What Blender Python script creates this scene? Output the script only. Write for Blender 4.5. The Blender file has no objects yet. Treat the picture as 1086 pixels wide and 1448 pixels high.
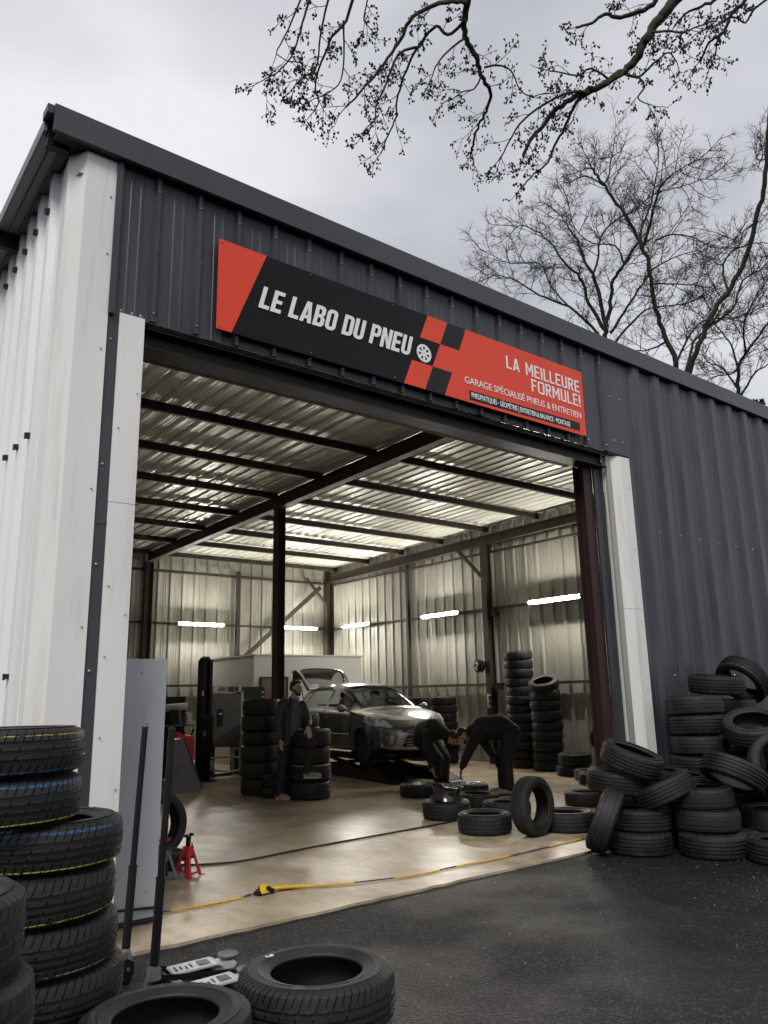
import bpy, bmesh, math, random
from math import sin, cos, pi, radians, sqrt, atan2, hypot
from mathutils import Vector, Matrix, Quaternion

scene = bpy.context.scene
COL = scene.collection
random.seed(7)

# ------------------------------------------------------------------ camera
cam_d = bpy.data.cameras.new('camera')
cam = bpy.data.objects.new('camera', cam_d)
COL.objects.link(cam)
_r = Vector((0.78655654, -0.61717467, -0.02059717))
_u = Vector((-0.12483535, -0.19158516, 0.97350463))
_f = Vector((0.60476851, 0.76314518, 0.22773777))
CAM_LOC = Vector((0, 0, 1.61))
cam.matrix_world = Matrix(((_r.x, _u.x, -_f.x, 0), (_r.y, _u.y, -_f.y, 0), (_r.z, _u.z, -_f.z, CAM_LOC.z), (0, 0, 0, 1)))
cam_d.sensor_fit = 'AUTO'
cam_d.sensor_width = 36
cam_d.lens = 36 * 1092.84 / 1448
cam_d.clip_start = 0.05
cam_d.clip_end = 3000
scene.camera = cam

# ------------------------------------------------------------------ sky, sun, exposure
SUN_EL, SUN_AZ = radians(48), radians(229)          # azimuth clockwise from +Y: behind the camera, to its left
world = bpy.data.worlds.new('World')
scene.world = world
world.use_nodes = True
nt = world.node_tree
nt.nodes.clear()
N = nt.nodes.new
out = N('ShaderNodeOutputWorld')
sky = N('ShaderNodeTexSky')
sky.sky_type = 'NISHITA'
sky.sun_disc = False
sky.sun_elevation = SUN_EL
sky.sun_rotation = SUN_AZ
bg1 = N('ShaderNodeBackground'); bg1.inputs[1].default_value = 0.1
nt.links.new(sky.outputs[0], bg1.inputs[0])
tc = N('ShaderNodeTexCoord')
mp = N('ShaderNodeMapping'); mp.inputs['Scale'].default_value = (1.0, 1.0, 1.9); mp.inputs['Location'].default_value = (0.35, 0.1, 0.0)
nt.links.new(tc.outputs['Generated'], mp.inputs[0])
n1 = N('ShaderNodeTexNoise'); n1.inputs['Scale'].default_value = 1.5; n1.inputs['Detail'].default_value = 4.5; n1.inputs['Roughness'].default_value = 0.48
nt.links.new(mp.outputs[0], n1.inputs[0])
cr = N('ShaderNodeValToRGB')
cr.color_ramp.elements[0].position = 0.37; cr.color_ramp.elements[0].color = (0.335, 0.342, 0.372, 1)
cr.color_ramp.elements[1].position = 0.62; cr.color_ramp.elements[1].color = (0.60, 0.604, 0.622, 1)
nt.links.new(n1.outputs[0], cr.inputs[0])
bg2 = N('ShaderNodeBackground'); bg2.inputs[1].default_value = 1.0
nt.links.new(cr.outputs[0], bg2.inputs[0])
mx = N('ShaderNodeMixShader'); mx.inputs[0].default_value = 0.93
nt.links.new(bg1.outputs[0], mx.inputs[1]); nt.links.new(bg2.outputs[0], mx.inputs[2])
nt.links.new(mx.outputs[0], out.inputs[0])

sun_d = bpy.data.lights.new('sun', 'SUN')
sun_d.energy = 1.5
sun_d.angle = radians(22)
sun_d.color = (1.0, 0.97, 0.93)
sun = bpy.data.objects.new('sun', sun_d)
COL.objects.link(sun)
sun_dir = Vector((sin(SUN_AZ) * cos(SUN_EL), cos(SUN_AZ) * cos(SUN_EL), sin(SUN_EL)))
sun.rotation_euler = sun_dir.to_track_quat('Z', 'Y').to_euler()

scene.view_settings.view_transform = 'Standard'
scene.view_settings.look = 'None'
scene.view_settings.exposure = 0.60
scene.view_settings.gamma = 1.0
scene.cycles.use_denoising = True
scene.cycles.max_bounces = 10
scene.cycles.diffuse_bounces = 5
scene.cycles.transparent_max_bounces = 12
scene.cycles.caustics_reflective = False
scene.cycles.caustics_refractive = False
scene.cycles.sample_clamp_indirect = 6.0

# ------------------------------------------------------------------ materials
MATS = {}
def mat(name, col, rough=0.5, metal=0.0, col2=None, scale=4.0, detail=4.0, stretch=(1, 1, 1), lo=0.35, hi=0.65,
        bump=0.0, bscale=None, bdist=0.01, rough2=None, coat=0.0, emit=None, estr=0.0, spec=0.5, dirt=None):
    if name in MATS: return MATS[name]
    m = bpy.data.materials.new(name); m.use_nodes = True
    t = m.node_tree; b = t.nodes['Principled BSDF']
    b.inputs['Base Color'].default_value = (*col, 1)
    b.inputs['Roughness'].default_value = rough
    b.inputs['Metallic'].default_value = metal
    b.inputs['Specular IOR Level'].default_value = spec
    if coat: b.inputs['Coat Weight'].default_value = coat; b.inputs['Coat Roughness'].default_value = 0.08
    if emit: b.inputs['Emission Color'].default_value = (*emit, 1); b.inputs['Emission Strength'].default_value = estr
    if col2 or bump or rough2 is not None or dirt:
        tcn = t.nodes.new('ShaderNodeTexCoord'); mpn = t.nodes.new('ShaderNodeMapping')
        mpn.inputs['Scale'].default_value = stretch
        t.links.new(tcn.outputs['Object'], mpn.inputs[0])
        ns = t.nodes.new('ShaderNodeTexNoise'); ns.inputs['Scale'].default_value = scale; ns.inputs['Detail'].default_value = detail
        t.links.new(mpn.outputs[0], ns.inputs[0])
        if col2:
            r = t.nodes.new('ShaderNodeValToRGB')
            r.color_ramp.elements[0].position = lo; r.color_ramp.elements[0].color = (*col, 1)
            r.color_ramp.elements[1].position = hi; r.color_ramp.elements[1].color = (*col2, 1)
            t.links.new(ns.outputs[0], r.inputs[0]); t.links.new(r.outputs[0], b.inputs['Base Color'])
        if dirt:    # (colour, noise scale, stretch, low, high, strength): run-off streaks and grime
            m2 = t.nodes.new('ShaderNodeMapping'); m2.inputs['Scale'].default_value = dirt[2]; t.links.new(tcn.outputs['Object'], m2.inputs[0])
            nd = t.nodes.new('ShaderNodeTexNoise'); nd.inputs['Scale'].default_value = dirt[1]; nd.inputs['Detail'].default_value = 6; nd.inputs['Roughness'].default_value = .62
            t.links.new(m2.outputs[0], nd.inputs[0])
            rd = t.nodes.new('ShaderNodeMapRange'); rd.inputs[1].default_value = dirt[3]; rd.inputs[2].default_value = dirt[4]; rd.inputs[3].default_value = 0; rd.inputs[4].default_value = dirt[5]
            t.links.new(nd.outputs[0], rd.inputs[0])
            md = t.nodes.new('ShaderNodeMixRGB'); md.inputs[2].default_value = (*dirt[0], 1)
            t.links.new(rd.outputs[0], md.inputs[0])
            if col2: t.links.new(r.outputs[0], md.inputs[1])
            else: md.inputs[1].default_value = (*col, 1)
            t.links.new(md.outputs[0], b.inputs['Base Color'])
        if rough2 is not None:
            r2 = t.nodes.new('ShaderNodeMapRange'); r2.inputs[1].default_value = lo; r2.inputs[2].default_value = hi
            r2.inputs[3].default_value = rough; r2.inputs[4].default_value = rough2
            t.links.new(ns.outputs[0], r2.inputs[0]); t.links.new(r2.outputs[0], b.inputs['Roughness'])
        if bump:
            ns2 = ns
            if bscale:
                ns2 = t.nodes.new('ShaderNodeTexNoise'); ns2.inputs['Scale'].default_value = bscale; ns2.inputs['Detail'].default_value = 3
                t.links.new(mpn.outputs[0], ns2.inputs[0])
            bp = t.nodes.new('ShaderNodeBump'); bp.inputs['Strength'].default_value = bump; bp.inputs['Distance'].default_value = bdist
            t.links.new(ns2.outputs[0], bp.inputs['Height']); t.links.new(bp.outputs[0], b.inputs['Normal'])
    MATS[name] = m
    return m

def glass(name, tint, fac):
    if name in MATS: return MATS[name]
    m = bpy.data.materials.new(name); m.use_nodes = True
    t = m.node_tree; b = t.nodes['Principled BSDF']
    b.inputs['Base Color'].default_value = (0.01, 0.011, 0.012, 1); b.inputs['Roughness'].default_value = 0.04
    tr = t.nodes.new('ShaderNodeBsdfTransparent'); tr.inputs[0].default_value = (*tint, 1)
    ms = t.nodes.new('ShaderNodeMixShader'); ms.inputs[0].default_value = fac
    o = t.nodes['Material Output']
    t.links.new(tr.outputs[0], ms.inputs[1]); t.links.new(b.outputs[0], ms.inputs[2]); t.links.new(ms.outputs[0], o.inputs[0])
    MATS[name] = m
    return m

M_WHITE = mat('white_sheet', (0.74, 0.75, 0.76), 0.38, col2=(0.76, 0.765, 0.77), scale=1.2, stretch=(1, 1, .25), bump=.12, bscale=1.3, bdist=.02, dirt=((.40, .38, .34), 3.2, (1.6, 1.6, .10), .52, .80, .55))
M_CREAM = mat('cream_trim', (0.70, 0.69, 0.66), 0.42, col2=(0.75, 0.745, 0.72), scale=1.6, stretch=(1, 1, .4), bump=.14, bscale=1.4, bdist=.03, dirt=((.34, .31, .26), 4.5, (1.8, 1.8, .12), .54, .80, .5))
M_ANTH = mat('anthracite_sheet', (0.031, 0.0345, 0.042), 0.34, col2=(0.050, 0.055, 0.065), scale=2.2, detail=6, stretch=(1, 1, .35), bump=.22, bscale=1.6, bdist=.03, rough2=.52, spec=.4, dirt=((.085, .085, .085), 3.5, (1.4, 1.4, .08), .54, .80, .5))
M_ANTHTRIM = mat('anthracite_trim', (0.030, 0.0325, 0.039), 0.42, col2=(0.040, 0.0425, 0.050), scale=1.2, bump=.06, bscale=1.2, bdist=.02)
M_STEEL = mat('painted_steel', (0.030, 0.024, 0.019), 0.5, col2=(0.048, 0.036, 0.027), scale=5, detail=5, rough2=.65, spec=.25)
M_BLACKSTEEL = mat('black_steel', (0.007, 0.007, 0.0075), 0.45, col2=(0.012, 0.0115, 0.0115), scale=5, spec=.22)
M_MAROON = mat('maroon_primer', (0.034, 0.011, 0.009), 0.6, col2=(0.020, 0.009, 0.008), scale=3, stretch=(1, 1, .5))
M_SOFFIT = mat('soffit_sheet', (0.22, 0.22, 0.21), 0.5, col2=(0.27, 0.27, 0.26), scale=1)
M_INNER = mat('inner_sheet', (0.34, 0.335, 0.295), 0.42, metal=0.15, col2=(0.26, 0.255, 0.22), scale=1.6, detail=5, stretch=(1.5, 1.5, .3), bump=.10, bscale=2.5, bdist=.015, rough2=.52)
M_CEIL = mat('galvanised_ceiling', (0.66, 0.66, 0.60), 0.30, metal=0.30, col2=(0.48, 0.48, 0.42), scale=2.4, detail=6, stretch=(1.6, .5, 1), bump=.35, bscale=3.0, bdist=.03, rough2=.48)
M_SCREW = mat('screw_metal', (0.38, 0.38, 0.39), 0.35, metal=.9)
M_SCREWBLK = mat('black_fastener', (0.012, 0.012, 0.013), 0.5)
M_RED = mat('sign_red', (0.72, 0.066, 0.034), 0.42, col2=(0.75, 0.074, 0.040), scale=.8, spec=.2)
M_SIGNBLK = mat('sign_black', (0.009, 0.009, 0.010), 0.35, col2=(0.013, 0.013, 0.014), scale=.9, rough2=.5, spec=.12)
M_SIGNGREY = mat('sign_charcoal', (0.018, 0.018, 0.02), 0.4, spec=.15)
M_LETTER = mat('letter_white', (0.80, 0.80, 0.80), 0.45)
M_LAMP = mat('lamp_tube', (0.9, 0.9, 0.9), 0.4, emit=(1.0, 0.95, 0.85), estr=410.0)
M_LAMPBODY = mat('lamp_housing', (0.10, 0.10, 0.10), 0.6, spec=.2)
M_BLACKPLASTIC = mat('black_plastic', (0.009, 0.009, 0.0095), 0.5, spec=.25)
M_PANEL = mat('grey_panel', (0.35, 0.365, 0.39), 0.42, col2=(0.39, 0.405, 0.43), scale=1.5, bump=.08, bscale=2, dirt=((.22, .21, .20), 5, (1, 1, .3), .56, .8, .5))
M_REDPAINT = mat('red_paint', (0.55, 0.03, 0.045), 0.4, col2=(0.45, 0.025, 0.035), scale=8)
M_GREYPAINT = mat('grey_paint', (0.11, 0.11, 0.115), 0.5, col2=(0.14, 0.14, 0.145), scale=6)
M_SILVER = mat('silver_paint', (0.52, 0.53, 0.54), 0.38, metal=.2, col2=(0.44, 0.45, 0.46), scale=14)
M_MACH = mat('machine_grey', (0.09, 0.09, 0.088), 0.45, col2=(0.075, 0.075, 0.074), scale=3)
M_MACHWHITE = mat('machine_white', (0.45, 0.45, 0.43), 0.5, col2=(0.35, 0.35, 0.33), scale=5)
M_BOXW = mat('cabin_white', (0.52, 0.52, 0.49), 0.5, col2=(0.47, 0.47, 0.44), scale=1)
M_BROWN = mat('brown_panel', (0.16, 0.125, 0.085), 0.6, col2=(0.12, 0.09, 0.06), scale=3)
M_YELLOW = mat('strap_yellow', (0.65, 0.40, 0.02), 0.7, col2=(0.5, 0.3, 0.02), scale=40)
M_NAVY = mat('strap_navy', (0.014, 0.014, 0.035), 0.75, col2=(0.25, 0.24, 0.3), scale=45, lo=.56, hi=.6)
M_HOSE = mat('hose_rubber', (0.012, 0.012, 0.012), 0.5)
M_BARK = mat('bark', (0.030, 0.024, 0.017), 0.9, col2=(0.050, 0.045, 0.022), scale=6, stretch=(1, 1, .3), bump=.5, bscale=20)
M_TWIG = mat('twig_bark', (0.022, 0.017, 0.013), 0.9)
M_BUD = mat('seed_bud', (0.026, 0.018, 0.013), 0.9)
M_LEAF = mat('evergreen_leaf', (0.020, 0.034, 0.014), 0.7, col2=(0.035, 0.055, 0.020), scale=5)

# ground: coarse damp asphalt
def asphalt():
    m = bpy.data.materials.new('asphalt'); m.use_nodes = True
    t = m.node_tree; b = t.nodes['Principled BSDF']; L = t.links.new
    tcn = t.nodes.new('ShaderNodeTexCoord')
    v = t.nodes.new('ShaderNodeTexVoronoi'); v.inputs['Scale'].default_value = 75
    L(tcn.outputs['Object'], v.inputs['Vector'])
    n = t.nodes.new('ShaderNodeTexNoise'); n.inputs['Scale'].default_value = .9; n.inputs['Detail'].default_value = 5
    L(tcn.outputs['Object'], n.inputs[0])
    n3 = t.nodes.new('ShaderNodeTexNoise'); n3.inputs['Scale'].default_value = 60; n3.inputs['Detail'].default_value = 3
    L(tcn.outputs['Object'], n3.inputs[0])
    r = t.nodes.new('ShaderNodeValToRGB')
    r.color_ramp.elements[0].position = .3; r.color_ramp.elements[0].color = (.006, .006, .0063, 1)
    r.color_ramp.elements[1].position = .72; r.color_ramp.elements[1].color = (.019, .019, .0195, 1)
    L(n3.outputs[0], r.inputs[0])
    # pale chips
    sep = t.nodes.new('ShaderNodeSeparateColor'); L(v.outputs['Color'], sep.inputs[0])
    gt = t.nodes.new('ShaderNodeMath'); gt.operation = 'GREATER_THAN'; gt.inputs[1].default_value = .88; L(sep.outputs[0], gt.inputs[0])
    mx = t.nodes.new('ShaderNodeMixRGB'); mx.inputs[2].default_value = (.060, .058, .055, 1)
    L(gt.outputs[0], mx.inputs[0]); L(r.outputs[0], mx.inputs[1])
    pn = t.nodes.new('ShaderNodeTexNoise'); pn.inputs['Scale'].default_value = .55; pn.inputs['Detail'].default_value = 7; pn.inputs['Roughness'].default_value = .6
    L(tcn.outputs['Object'], pn.inputs[0])
    pr = t.nodes.new('ShaderNodeMapRange'); pr.inputs[1].default_value = .42; pr.inputs[2].default_value = .62; pr.inputs[3].default_value = .72; pr.inputs[4].default_value = 1.25
    L(pn.outputs[0], pr.inputs[0])
    pm = t.nodes.new('ShaderNodeVectorMath'); pm.operation = 'SCALE'
    L(mx.outputs[0], pm.inputs[0]); L(pr.outputs[0], pm.inputs['Scale'])
    L(pm.outputs[0], b.inputs['Base Color'])
    mr = t.nodes.new('ShaderNodeMapRange'); mr.inputs[1].default_value = .4; mr.inputs[2].default_value = .62; mr.inputs[3].default_value = .36; mr.inputs[4].default_value = .66; b.inputs['Specular IOR Level'].default_value = .24
    L(n.outputs[0], mr.inputs[0]); L(mr.outputs[0], b.inputs['Roughness'])
    bp = t.nodes.new('ShaderNodeBump'); bp.inputs['Strength'].default_value = 1.0; bp.inputs['Distance'].default_value = .016
    L(v.outputs['Distance'], bp.inputs['Height'])
    bp2 = t.nodes.new('ShaderNodeBump'); bp2.inputs['Strength'].default_value = .35; bp2.inputs['Distance'].default_value = .05
    L(n.outputs[0], bp2.inputs['Height']); L(bp.outputs[0], bp2.inputs['Normal']); L(bp2.outputs[0], b.inputs['Normal'])
    return m
M_ASPHALT = asphalt()

def concrete():
    m = bpy.data.materials.new('concrete'); m.use_nodes = True
    t = m.node_tree; b = t.nodes['Principled BSDF']; L = t.links.new
    tcn = t.nodes.new('ShaderNodeTexCoord')
    def noise(sc, det, st=(1, 1, 1), rough=.55):
        mpn = t.nodes.new('ShaderNodeMapping'); mpn.inputs['Scale'].default_value = st
        L(tcn.outputs['Object'], mpn.inputs[0])
        n = t.nodes.new('ShaderNodeTexNoise'); n.inputs['Scale'].default_value = sc; n.inputs['Detail'].default_value = det; n.inputs['Roughness'].default_value = rough
        L(mpn.outputs[0], n.inputs[0]); return n
    def ramp(n, stops):
        r = t.nodes.new('ShaderNodeValToRGB')
        for i, (p, c) in enumerate(stops):
            e = r.color_ramp.elements[i] if i < 2 else r.color_ramp.elements.new(p)
            e.position = p; e.color = (*c, 1)
        L(n.outputs[0], r.inputs[0]); return r
    base = ramp(noise(.55, 8, rough=.62), [(.32, (.37, .305, .215)), (.68, (.52, .44, .325))])
    st = ramp(noise(2.1, 8, (1, .6, 1), .6), [(.41, (.52, .47, .40)), (.57, (1, 1, 1))])
    mu = t.nodes.new('ShaderNodeMixRGB'); mu.blend_type = 'MULTIPLY'; mu.inputs[0].default_value = .62
    L(base.outputs[0], mu.inputs[1]); L(st.outputs[0], mu.inputs[2])
    fl = ramp(noise(5.5, 9, (1, .55, 1), .68), [(.34, (.60, .56, .50)), (.60, (1, 1, 1))])
    mu2 = t.nodes.new('ShaderNodeMixRGB'); mu2.blend_type = 'MULTIPLY'; mu2.inputs[0].default_value = .62
    L(mu.outputs[0], mu2.inputs[1]); L(fl.outputs[0], mu2.inputs[2])
    oil = ramp(noise(1.0, 4, (1, 1, 1), .5), [(.63, (1, 1, 1)), (.74, (.45, .42, .38))])
    mu3 = t.nodes.new('ShaderNodeMixRGB'); mu3.blend_type = 'MULTIPLY'; mu3.inputs[0].default_value = .8
    L(mu2.outputs[0], mu3.inputs[1]); L(oil.outputs[0], mu3.inputs[2])
    L(mu3.outputs[0], b.inputs['Base Color'])
    rn = noise(.8, 4)
    mr = t.nodes.new('ShaderNodeMapRange'); mr.inputs[1].default_value = .38; mr.inputs[2].default_value = .62; mr.inputs[3].default_value = .28; mr.inputs[4].default_value = .42
    L(rn.outputs[0], mr.inputs[0]); L(mr.outputs[0], b.inputs['Roughness'])
    bp = t.nodes.new('ShaderNodeBump'); bp.inputs['Strength'].default_value = .12; bp.inputs['Distance'].default_value = .012
    L(noise(9, 6).outputs[0], bp.inputs['Height']); L(bp.outputs[0], b.inputs['Normal'])
    return m
M_CONC = concrete()

# tyre rubber; object Z runs along the wheel's axis. line1 / line2 are the maker's painted lines on new treads.
def rubber(name, base, dust, rough, dustlo=.45, dusthi=.75, line1=None, line2=None, thr=.308, spec=.40):
    if name in MATS: return MATS[name]
    m = bpy.data.materials.new(name); m.use_nodes = True
    t = m.node_tree; b = t.nodes['Principled BSDF']; L = t.links.new
    tcn = t.nodes.new('ShaderNodeTexCoord'); oi = t.nodes.new('ShaderNodeObjectInfo')
    va = t.nodes.new('ShaderNodeVectorMath'); va.operation = 'ADD'
    sc = t.nodes.new('ShaderNodeVectorMath'); sc.operation = 'SCALE'; sc.inputs['Scale'].default_value = 40
    cb = t.nodes.new('ShaderNodeCombineXYZ')
    for k in range(3): L(oi.outputs['Random'], cb.inputs[k])
    L(cb.outputs[0], sc.inputs[0]); L(tcn.outputs['Object'], va.inputs[0]); L(sc.outputs[0], va.inputs[1])
    n = t.nodes.new('ShaderNodeTexNoise'); n.inputs['Scale'].default_value = 5; n.inputs['Detail'].default_value = 7; n.inputs['Roughness'].default_value = .65
    L(va.outputs[0], n.inputs[0])
    r = t.nodes.new('ShaderNodeValToRGB')
    r.color_ramp.elements[0].position = dustlo; r.color_ramp.elements[0].color = (*base, 1)
    r.color_ramp.elements[1].position = dusthi; r.color_ramp.elements[1].color = (*dust, 1)
    L(n.outputs[0], r.inputs[0])
    last = r.outputs[0]
    sep = t.nodes.new('ShaderNodeSeparateXYZ'); L(tcn.outputs['Object'], sep.inputs[0])
    def mth(op, a, bb=None):
        x = t.nodes.new('ShaderNodeMath'); x.operation = op
        for k, q in enumerate((a, bb)):
            if q is None: continue
            if isinstance(q, (int, float)): x.inputs[k].default_value = q
            else: L(q, x.inputs[k])
        return x.outputs[0]
    rad = mth('SQRT', mth('ADD', mth('MULTIPLY', sep.outputs[0], sep.outputs[0]), mth('MULTIPLY', sep.outputs[1], sep.outputs[1])))
    ang = mth('ARCTAN2', sep.outputs[1], sep.outputs[0])
    for ln, seed in ((line1, 3.1), (line2, 9.7)):
        if not ln: continue
        z0, wd, colr, brk = ln
        inb = mth('LESS_THAN', mth('ABSOLUTE', mth('SUBTRACT', sep.outputs[2], z0)), wd)
        inb = mth('MULTIPLY', inb, mth('GREATER_THAN', rad, thr))
        nn = t.nodes.new('ShaderNodeTexNoise'); nn.noise_dimensions = '2D'; nn.inputs['Scale'].default_value = 26; nn.inputs['Detail'].default_value = 4
        cv = t.nodes.new('ShaderNodeCombineXYZ'); L(mth('ADD', mth('MULTIPLY', ang, .34), seed), cv.inputs[0]); L(mth('MULTIPLY', sep.outputs[2], 6.0), cv.inputs[1])
        L(cv.outputs[0], nn.inputs[0])
        k = mth('MULTIPLY', inb, mth('GREATER_THAN', nn.outputs[0], brk))
        mxn = t.nodes.new('ShaderNodeMixRGB'); mxn.inputs[2].default_value = (*colr, 1)
        L(k, mxn.inputs[0]); L(last, mxn.inputs[1]); last = mxn.outputs[0]
    ring = mth('LESS_THAN', mth('ABSOLUTE', mth('SUBTRACT', rad, .268)), .010)
    cv2 = t.nodes.new('ShaderNodeCombineXYZ'); L(mth('MULTIPLY', ang, .26), cv2.inputs[0]); L(rad, cv2.inputs[1])
    n4 = t.nodes.new('ShaderNodeTexNoise'); n4.inputs['Scale'].default_value = 75; n4.inputs['Detail'].default_value = 1
    L(cv2.outputs[0], n4.inputs[0])
    n5 = t.nodes.new('ShaderNodeTexNoise'); n5.inputs['Scale'].default_value = 6; L(cv2.outputs[0], n5.inputs[0])
    hh = mth('MULTIPLY', mth('MULTIPLY', ring, mth('GREATER_THAN', n4.outputs[0], .5)), mth('GREATER_THAN', n5.outputs[0], .5))
    mxl = t.nodes.new('ShaderNodeMixRGB'); mxl.inputs[2].default_value = (base[0] * 4, base[1] * 4, base[2] * 4, 1)
    L(hh, mxl.inputs[0]); L(last, mxl.inputs[1]); last = mxl.outputs[0]
    L(last, b.inputs['Base Color'])
    mr = t.nodes.new('ShaderNodeMapRange'); mr.inputs[1].default_value = .35; mr.inputs[2].default_value = .7; mr.inputs[3].default_value = rough; mr.inputs[4].default_value = min(1, rough + .25)
    L(n.outputs[0], mr.inputs[0]); L(mr.outputs[0], b.inputs['Roughness'])
    b.inputs['Specular IOR Level'].default_value = spec
    bp = t.nodes.new('ShaderNodeBump'); bp.inputs['Strength'].default_value = .25; bp.inputs['Distance'].default_value = .004
    n2 = t.nodes.new('ShaderNodeTexNoise'); n2.inputs['Scale'].default_value = 90; n2.inputs['Detail'].default_value = 2
    L(va.outputs[0], n2.inputs[0]); L(n2.outputs[0], bp.inputs['Height'])
    bp2 = t.nodes.new('ShaderNodeBump'); bp2.inputs['Strength'].default_value = .9; bp2.inputs['Distance'].default_value = .003
    L(hh, bp2.inputs['Height']); L(bp.outputs[0], bp2.inputs['Normal']); L(bp2.outputs[0], b.inputs['Normal'])
    MATS[name] = m
    return m
YEL, BLU, WHT = (.46, .38, .06), (.035, .10, .25), (.42, .42, .38)
M_RUB_USED = rubber('used_rubber', (.008, .008, .008), (.034, .032, .029), .55, .42, .80)
M_RUB_DARK = rubber('dark_rubber', (.008, .008, .008), (.020, .019, .017), .50, .45, .8)
M_RUB_GREY = rubber('dusty_rubber', (.012, .012, .012), (.031, .029, .027), .5, .42, .82)
M_RUB_NEW = rubber('new_rubber', (.012, .012, .013), (.022, .022, .022), .42, .5, .8)
M_RUB_NEW_Y = rubber('new_rubber_yellow_line', (.012, .012, .013), (.022, .022, .022), .42, .5, .8, (-.070, .0018, YEL, .44), thr=.326)
M_RUB_SUV_Y = rubber('large_rubber_yellow_line', (.014, .014, .014), (.026, .026, .025), .45, .5, .8, (-.078, .0018, YEL, .46), thr=.326)
M_RUB_NEW_YT = rubber('new_rubber_yellow_upper_line', (.012, .012, .013), (.022, .022, .022), .42, .5, .8, (.066, .0017, YEL, .46), (-.072, .0018, BLU, .46), thr=.326)
M_RUB_NEW_BY = rubber('new_rubber_blue_yellow_lines', (.012, .012, .013), (.022, .022, .022), .42, .5, .8, (-.072, .0022, YEL, .43), (.064, .0050, BLU, .49), thr=.326)
M_RUB_NEW_W = rubber('new_rubber_white_line', (.012, .012, .013), (.022, .022, .022), .42, .5, .8, (-.068, .0013, WHT, .50), thr=.326)

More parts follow.
